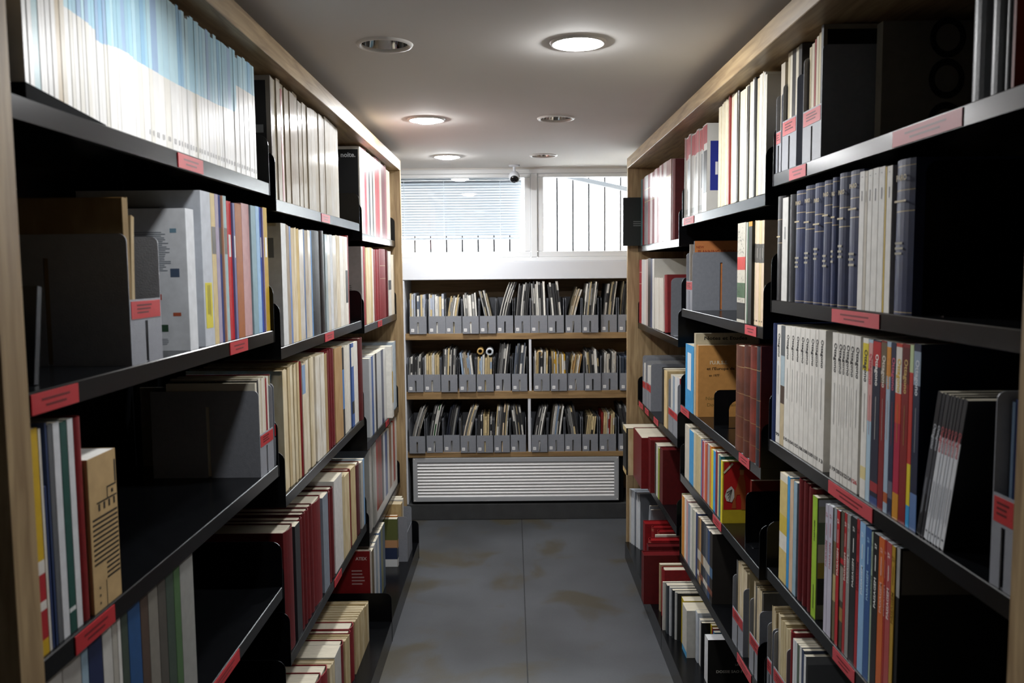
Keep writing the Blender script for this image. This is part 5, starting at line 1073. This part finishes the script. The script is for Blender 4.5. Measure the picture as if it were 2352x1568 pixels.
# --- far section, fourth shelf
row('R', 3, 4)
bk(1431, 1438, 0, '201f1d', 'p', set_=-0.085, h=0.235, hz=0.1, bands=[(0, .1, 'c9ab70'), (.9, 1, 'cdbb8a')], desc='black and cream paperback jutting out')
bk(1439, 1443, 0, 'cdbd96', 'w', set_=-0.075, h=0.235, hz=0.1)
bk(1444, 1473, 0, '6c1113', 'b', set_=-0.05, h=0.24, hz=0.1, dep=0.2, desc='thick dark red box binder jutting into the aisle'); bk(1476, 1494, 0, '661114', 'b', set_=-0.02, h=0.245, hz=0.1, pages='6a1418', desc='dark red ring binder')
for a, b, cl in [(1494, 1499, 'c6c0b0'), (1499, 1503, 'b4aa92'), (1503, 1507, '2a2a28'), (1507, 1511, 'c9c8c2')]: bk(a, b, 0, cl, 'p', h=0.235, hz=0.1, set_=0.0)
bk(1511, 1514, 0, '8f9a3a', 'p', h=0.23, hz=0.1, set_=0.0); bk(1514, 1522, 0, '5a0f11', 'b', set_=0.002, h=0.24, dep=0.22, hz=0.1, pages='5a1216', desc='dark red ring binder showing its broad side')
# --- far section, bottom shelf
row('R', 3, 5)
def at(y0, y1, lat, h, cl, kd='p', **o): return put(y0, y1, h, cl, kd, lat - RBASE, **o)
for i_, cl in enumerate(['cdc9be', 'c9ced4', 'd2d6da', '7a8088', 'd6d8da', 'd4d8dc', 'd0d4d8']):
    y_ = 4.312 - 0.019 * i_; at(y_ - 0.018, y_, .598 + .006 * i_, .285 + random.uniform(-.004, .004), cl, 'm', pages='c2ccd8', bands=[(.86, 1, '2c3036')] if i_ else (), dep=.2, front='6c7076' if i_ == 6 else None, desc='white magazine with grey cover' if i_ == 6 else None)
at(4.05, 4.066, .655, .275, 'b9bec6', 'm', dep=.2, bend=.16, desc='white magazine slumped forward'); at(4.02, 4.034, .655, .265, 'aab0b8', 'm', dep=.2, bend=.17, desc='grey magazine slumped forward')
GL = [(.955, .96, 'c9a880'), (.93, .935, 'c9a880')]
at(3.82, 3.88, .602, .245, '84151a', 'b', dep=.22, pages='8a181c'); at(3.765, 3.80, .626, .245, '8c171c', 'h', dep=.2, bands=GL, pages='8e1a1e'); at(3.72, 3.755, .645, .24, '86161b', 'h', dep=.2, bands=GL, pages='8e1a1e'); at(3.695, 3.71, .63, .232, 'cfc9bc', dep=.2)
at(3.63, 3.68, .592, .228, '8a161b', 'h', dep=.22, bands=GL, pages='8e1a1e'); at(3.57, 3.62, .578, .222, '5a1013', 'b', dep=.22, pages='5c1216')
at(3.485, 3.55, .545, .212, '5c1013', 'b', dep=.235, pages='641418', desc='large dark red ring binder showing its broad side')
at(3.405, 3.43, .60, .20, 'b3a07c', dep=.2); at(3.345, 3.395, .60, .198, '8a1a1e', 'h', dep=.2)
row('R', 2, 6)
for y0, y1, lat, cl, h in [(3.225, 3.30, .580, 'd2cfc6', .195), (3.19, 3.222, .590, '3c444a', .194), (3.172, 3.188, .598, 'c8ccd0', .193), (3.15, 3.171, .604, '1c2026', .190), (3.138, 3.149, .612, 'cfd0cc', .188), (3.126, 3.137, .618, '23262c', .188), (3.075, 3.124, .632, 'c2aa24', .178)]: at(y0, y1, lat, h, cl, dep=.19)
at(2.985, 3.065, .624, .178, 'c2c0b8', desc='thick grey-white book with blue foot', bands=[(0, .12, '4a9ccc')], dep=.19)
at(2.945, 2.98, .655, .185, 'c2cad4', dep=.18); at(2.918, 2.942, .66, .17, 'd2d4d4', dep=.18); at(2.9, 2.916, .66, .168, '1b1c1f', dep=.18)
at(2.878, 2.898, .69, .168, 'c8b62c', dep=.15); at(2.86, 2.876, .69, .164, '8a1e22', dep=.15); at(2.838, 2.858, .69, .160, '3a86b0', dep=.15)
r = at(2.785, 2.835, .655, .158, 'd6d8da', dep=.18, front='1d1c1a', desc='black-covered book with white pages and small lettering', pages='e0e2e4')
cover_text(r, 'URBANISMO', 0.011, 0.125, 0.07, 'a8a49c'); cover_text(r, 'DOSSIE SAO PAULO', 0.013, 0.095, 0.046, 'c2beb4', 0.13)

# ------------------------------------------------------------------ labels of everything on the side shelves
by = {}
for it in ITEMS: by.setdefault(it[1], []).append(it)
for key, its in by.items():
    its.sort(key=lambda t: t[2])
    for i_, (r, _, _, desc, sh_, sec, side) in enumerate(its):
        tail = f', {ordinal(i_ + 1)} from camera, {sh_} {sec} shelf, {side} bookcase'
        wds = desc.split()
        if len(wds) > 16 - len(tail.split()) : tail = f', {sh_} {sec} shelf, {side} bookcase'
        if len(wds) + len(tail.split()) > 16: wds = wds[:16 - len(tail.split())]
        r['label'] = ' '.join(wds) + tail
        r['group'] = f'books and journals on the {sh_} {sec} shelf, {side} bookcase'
by = {}
for it in FILES: by.setdefault(it[1], []).append(it)
for key, its in by.items():
    its.sort(key=lambda t: t[2])
    for i_, (r, _, _, desc, sh_, sec, side) in enumerate(its):
        r['label'] = desc + (f', {ordinal(i_ + 1)} from camera' if len(its) > 1 else '') + f', {sh_} {sec} shelf, {side}'
        r['group'] = 'magazine files on the aisle shelves'
for o in COL.objects:
    for k_ in ('_t', '_dep', '_h', '_s'):
        if k_ in o: del o[k_]
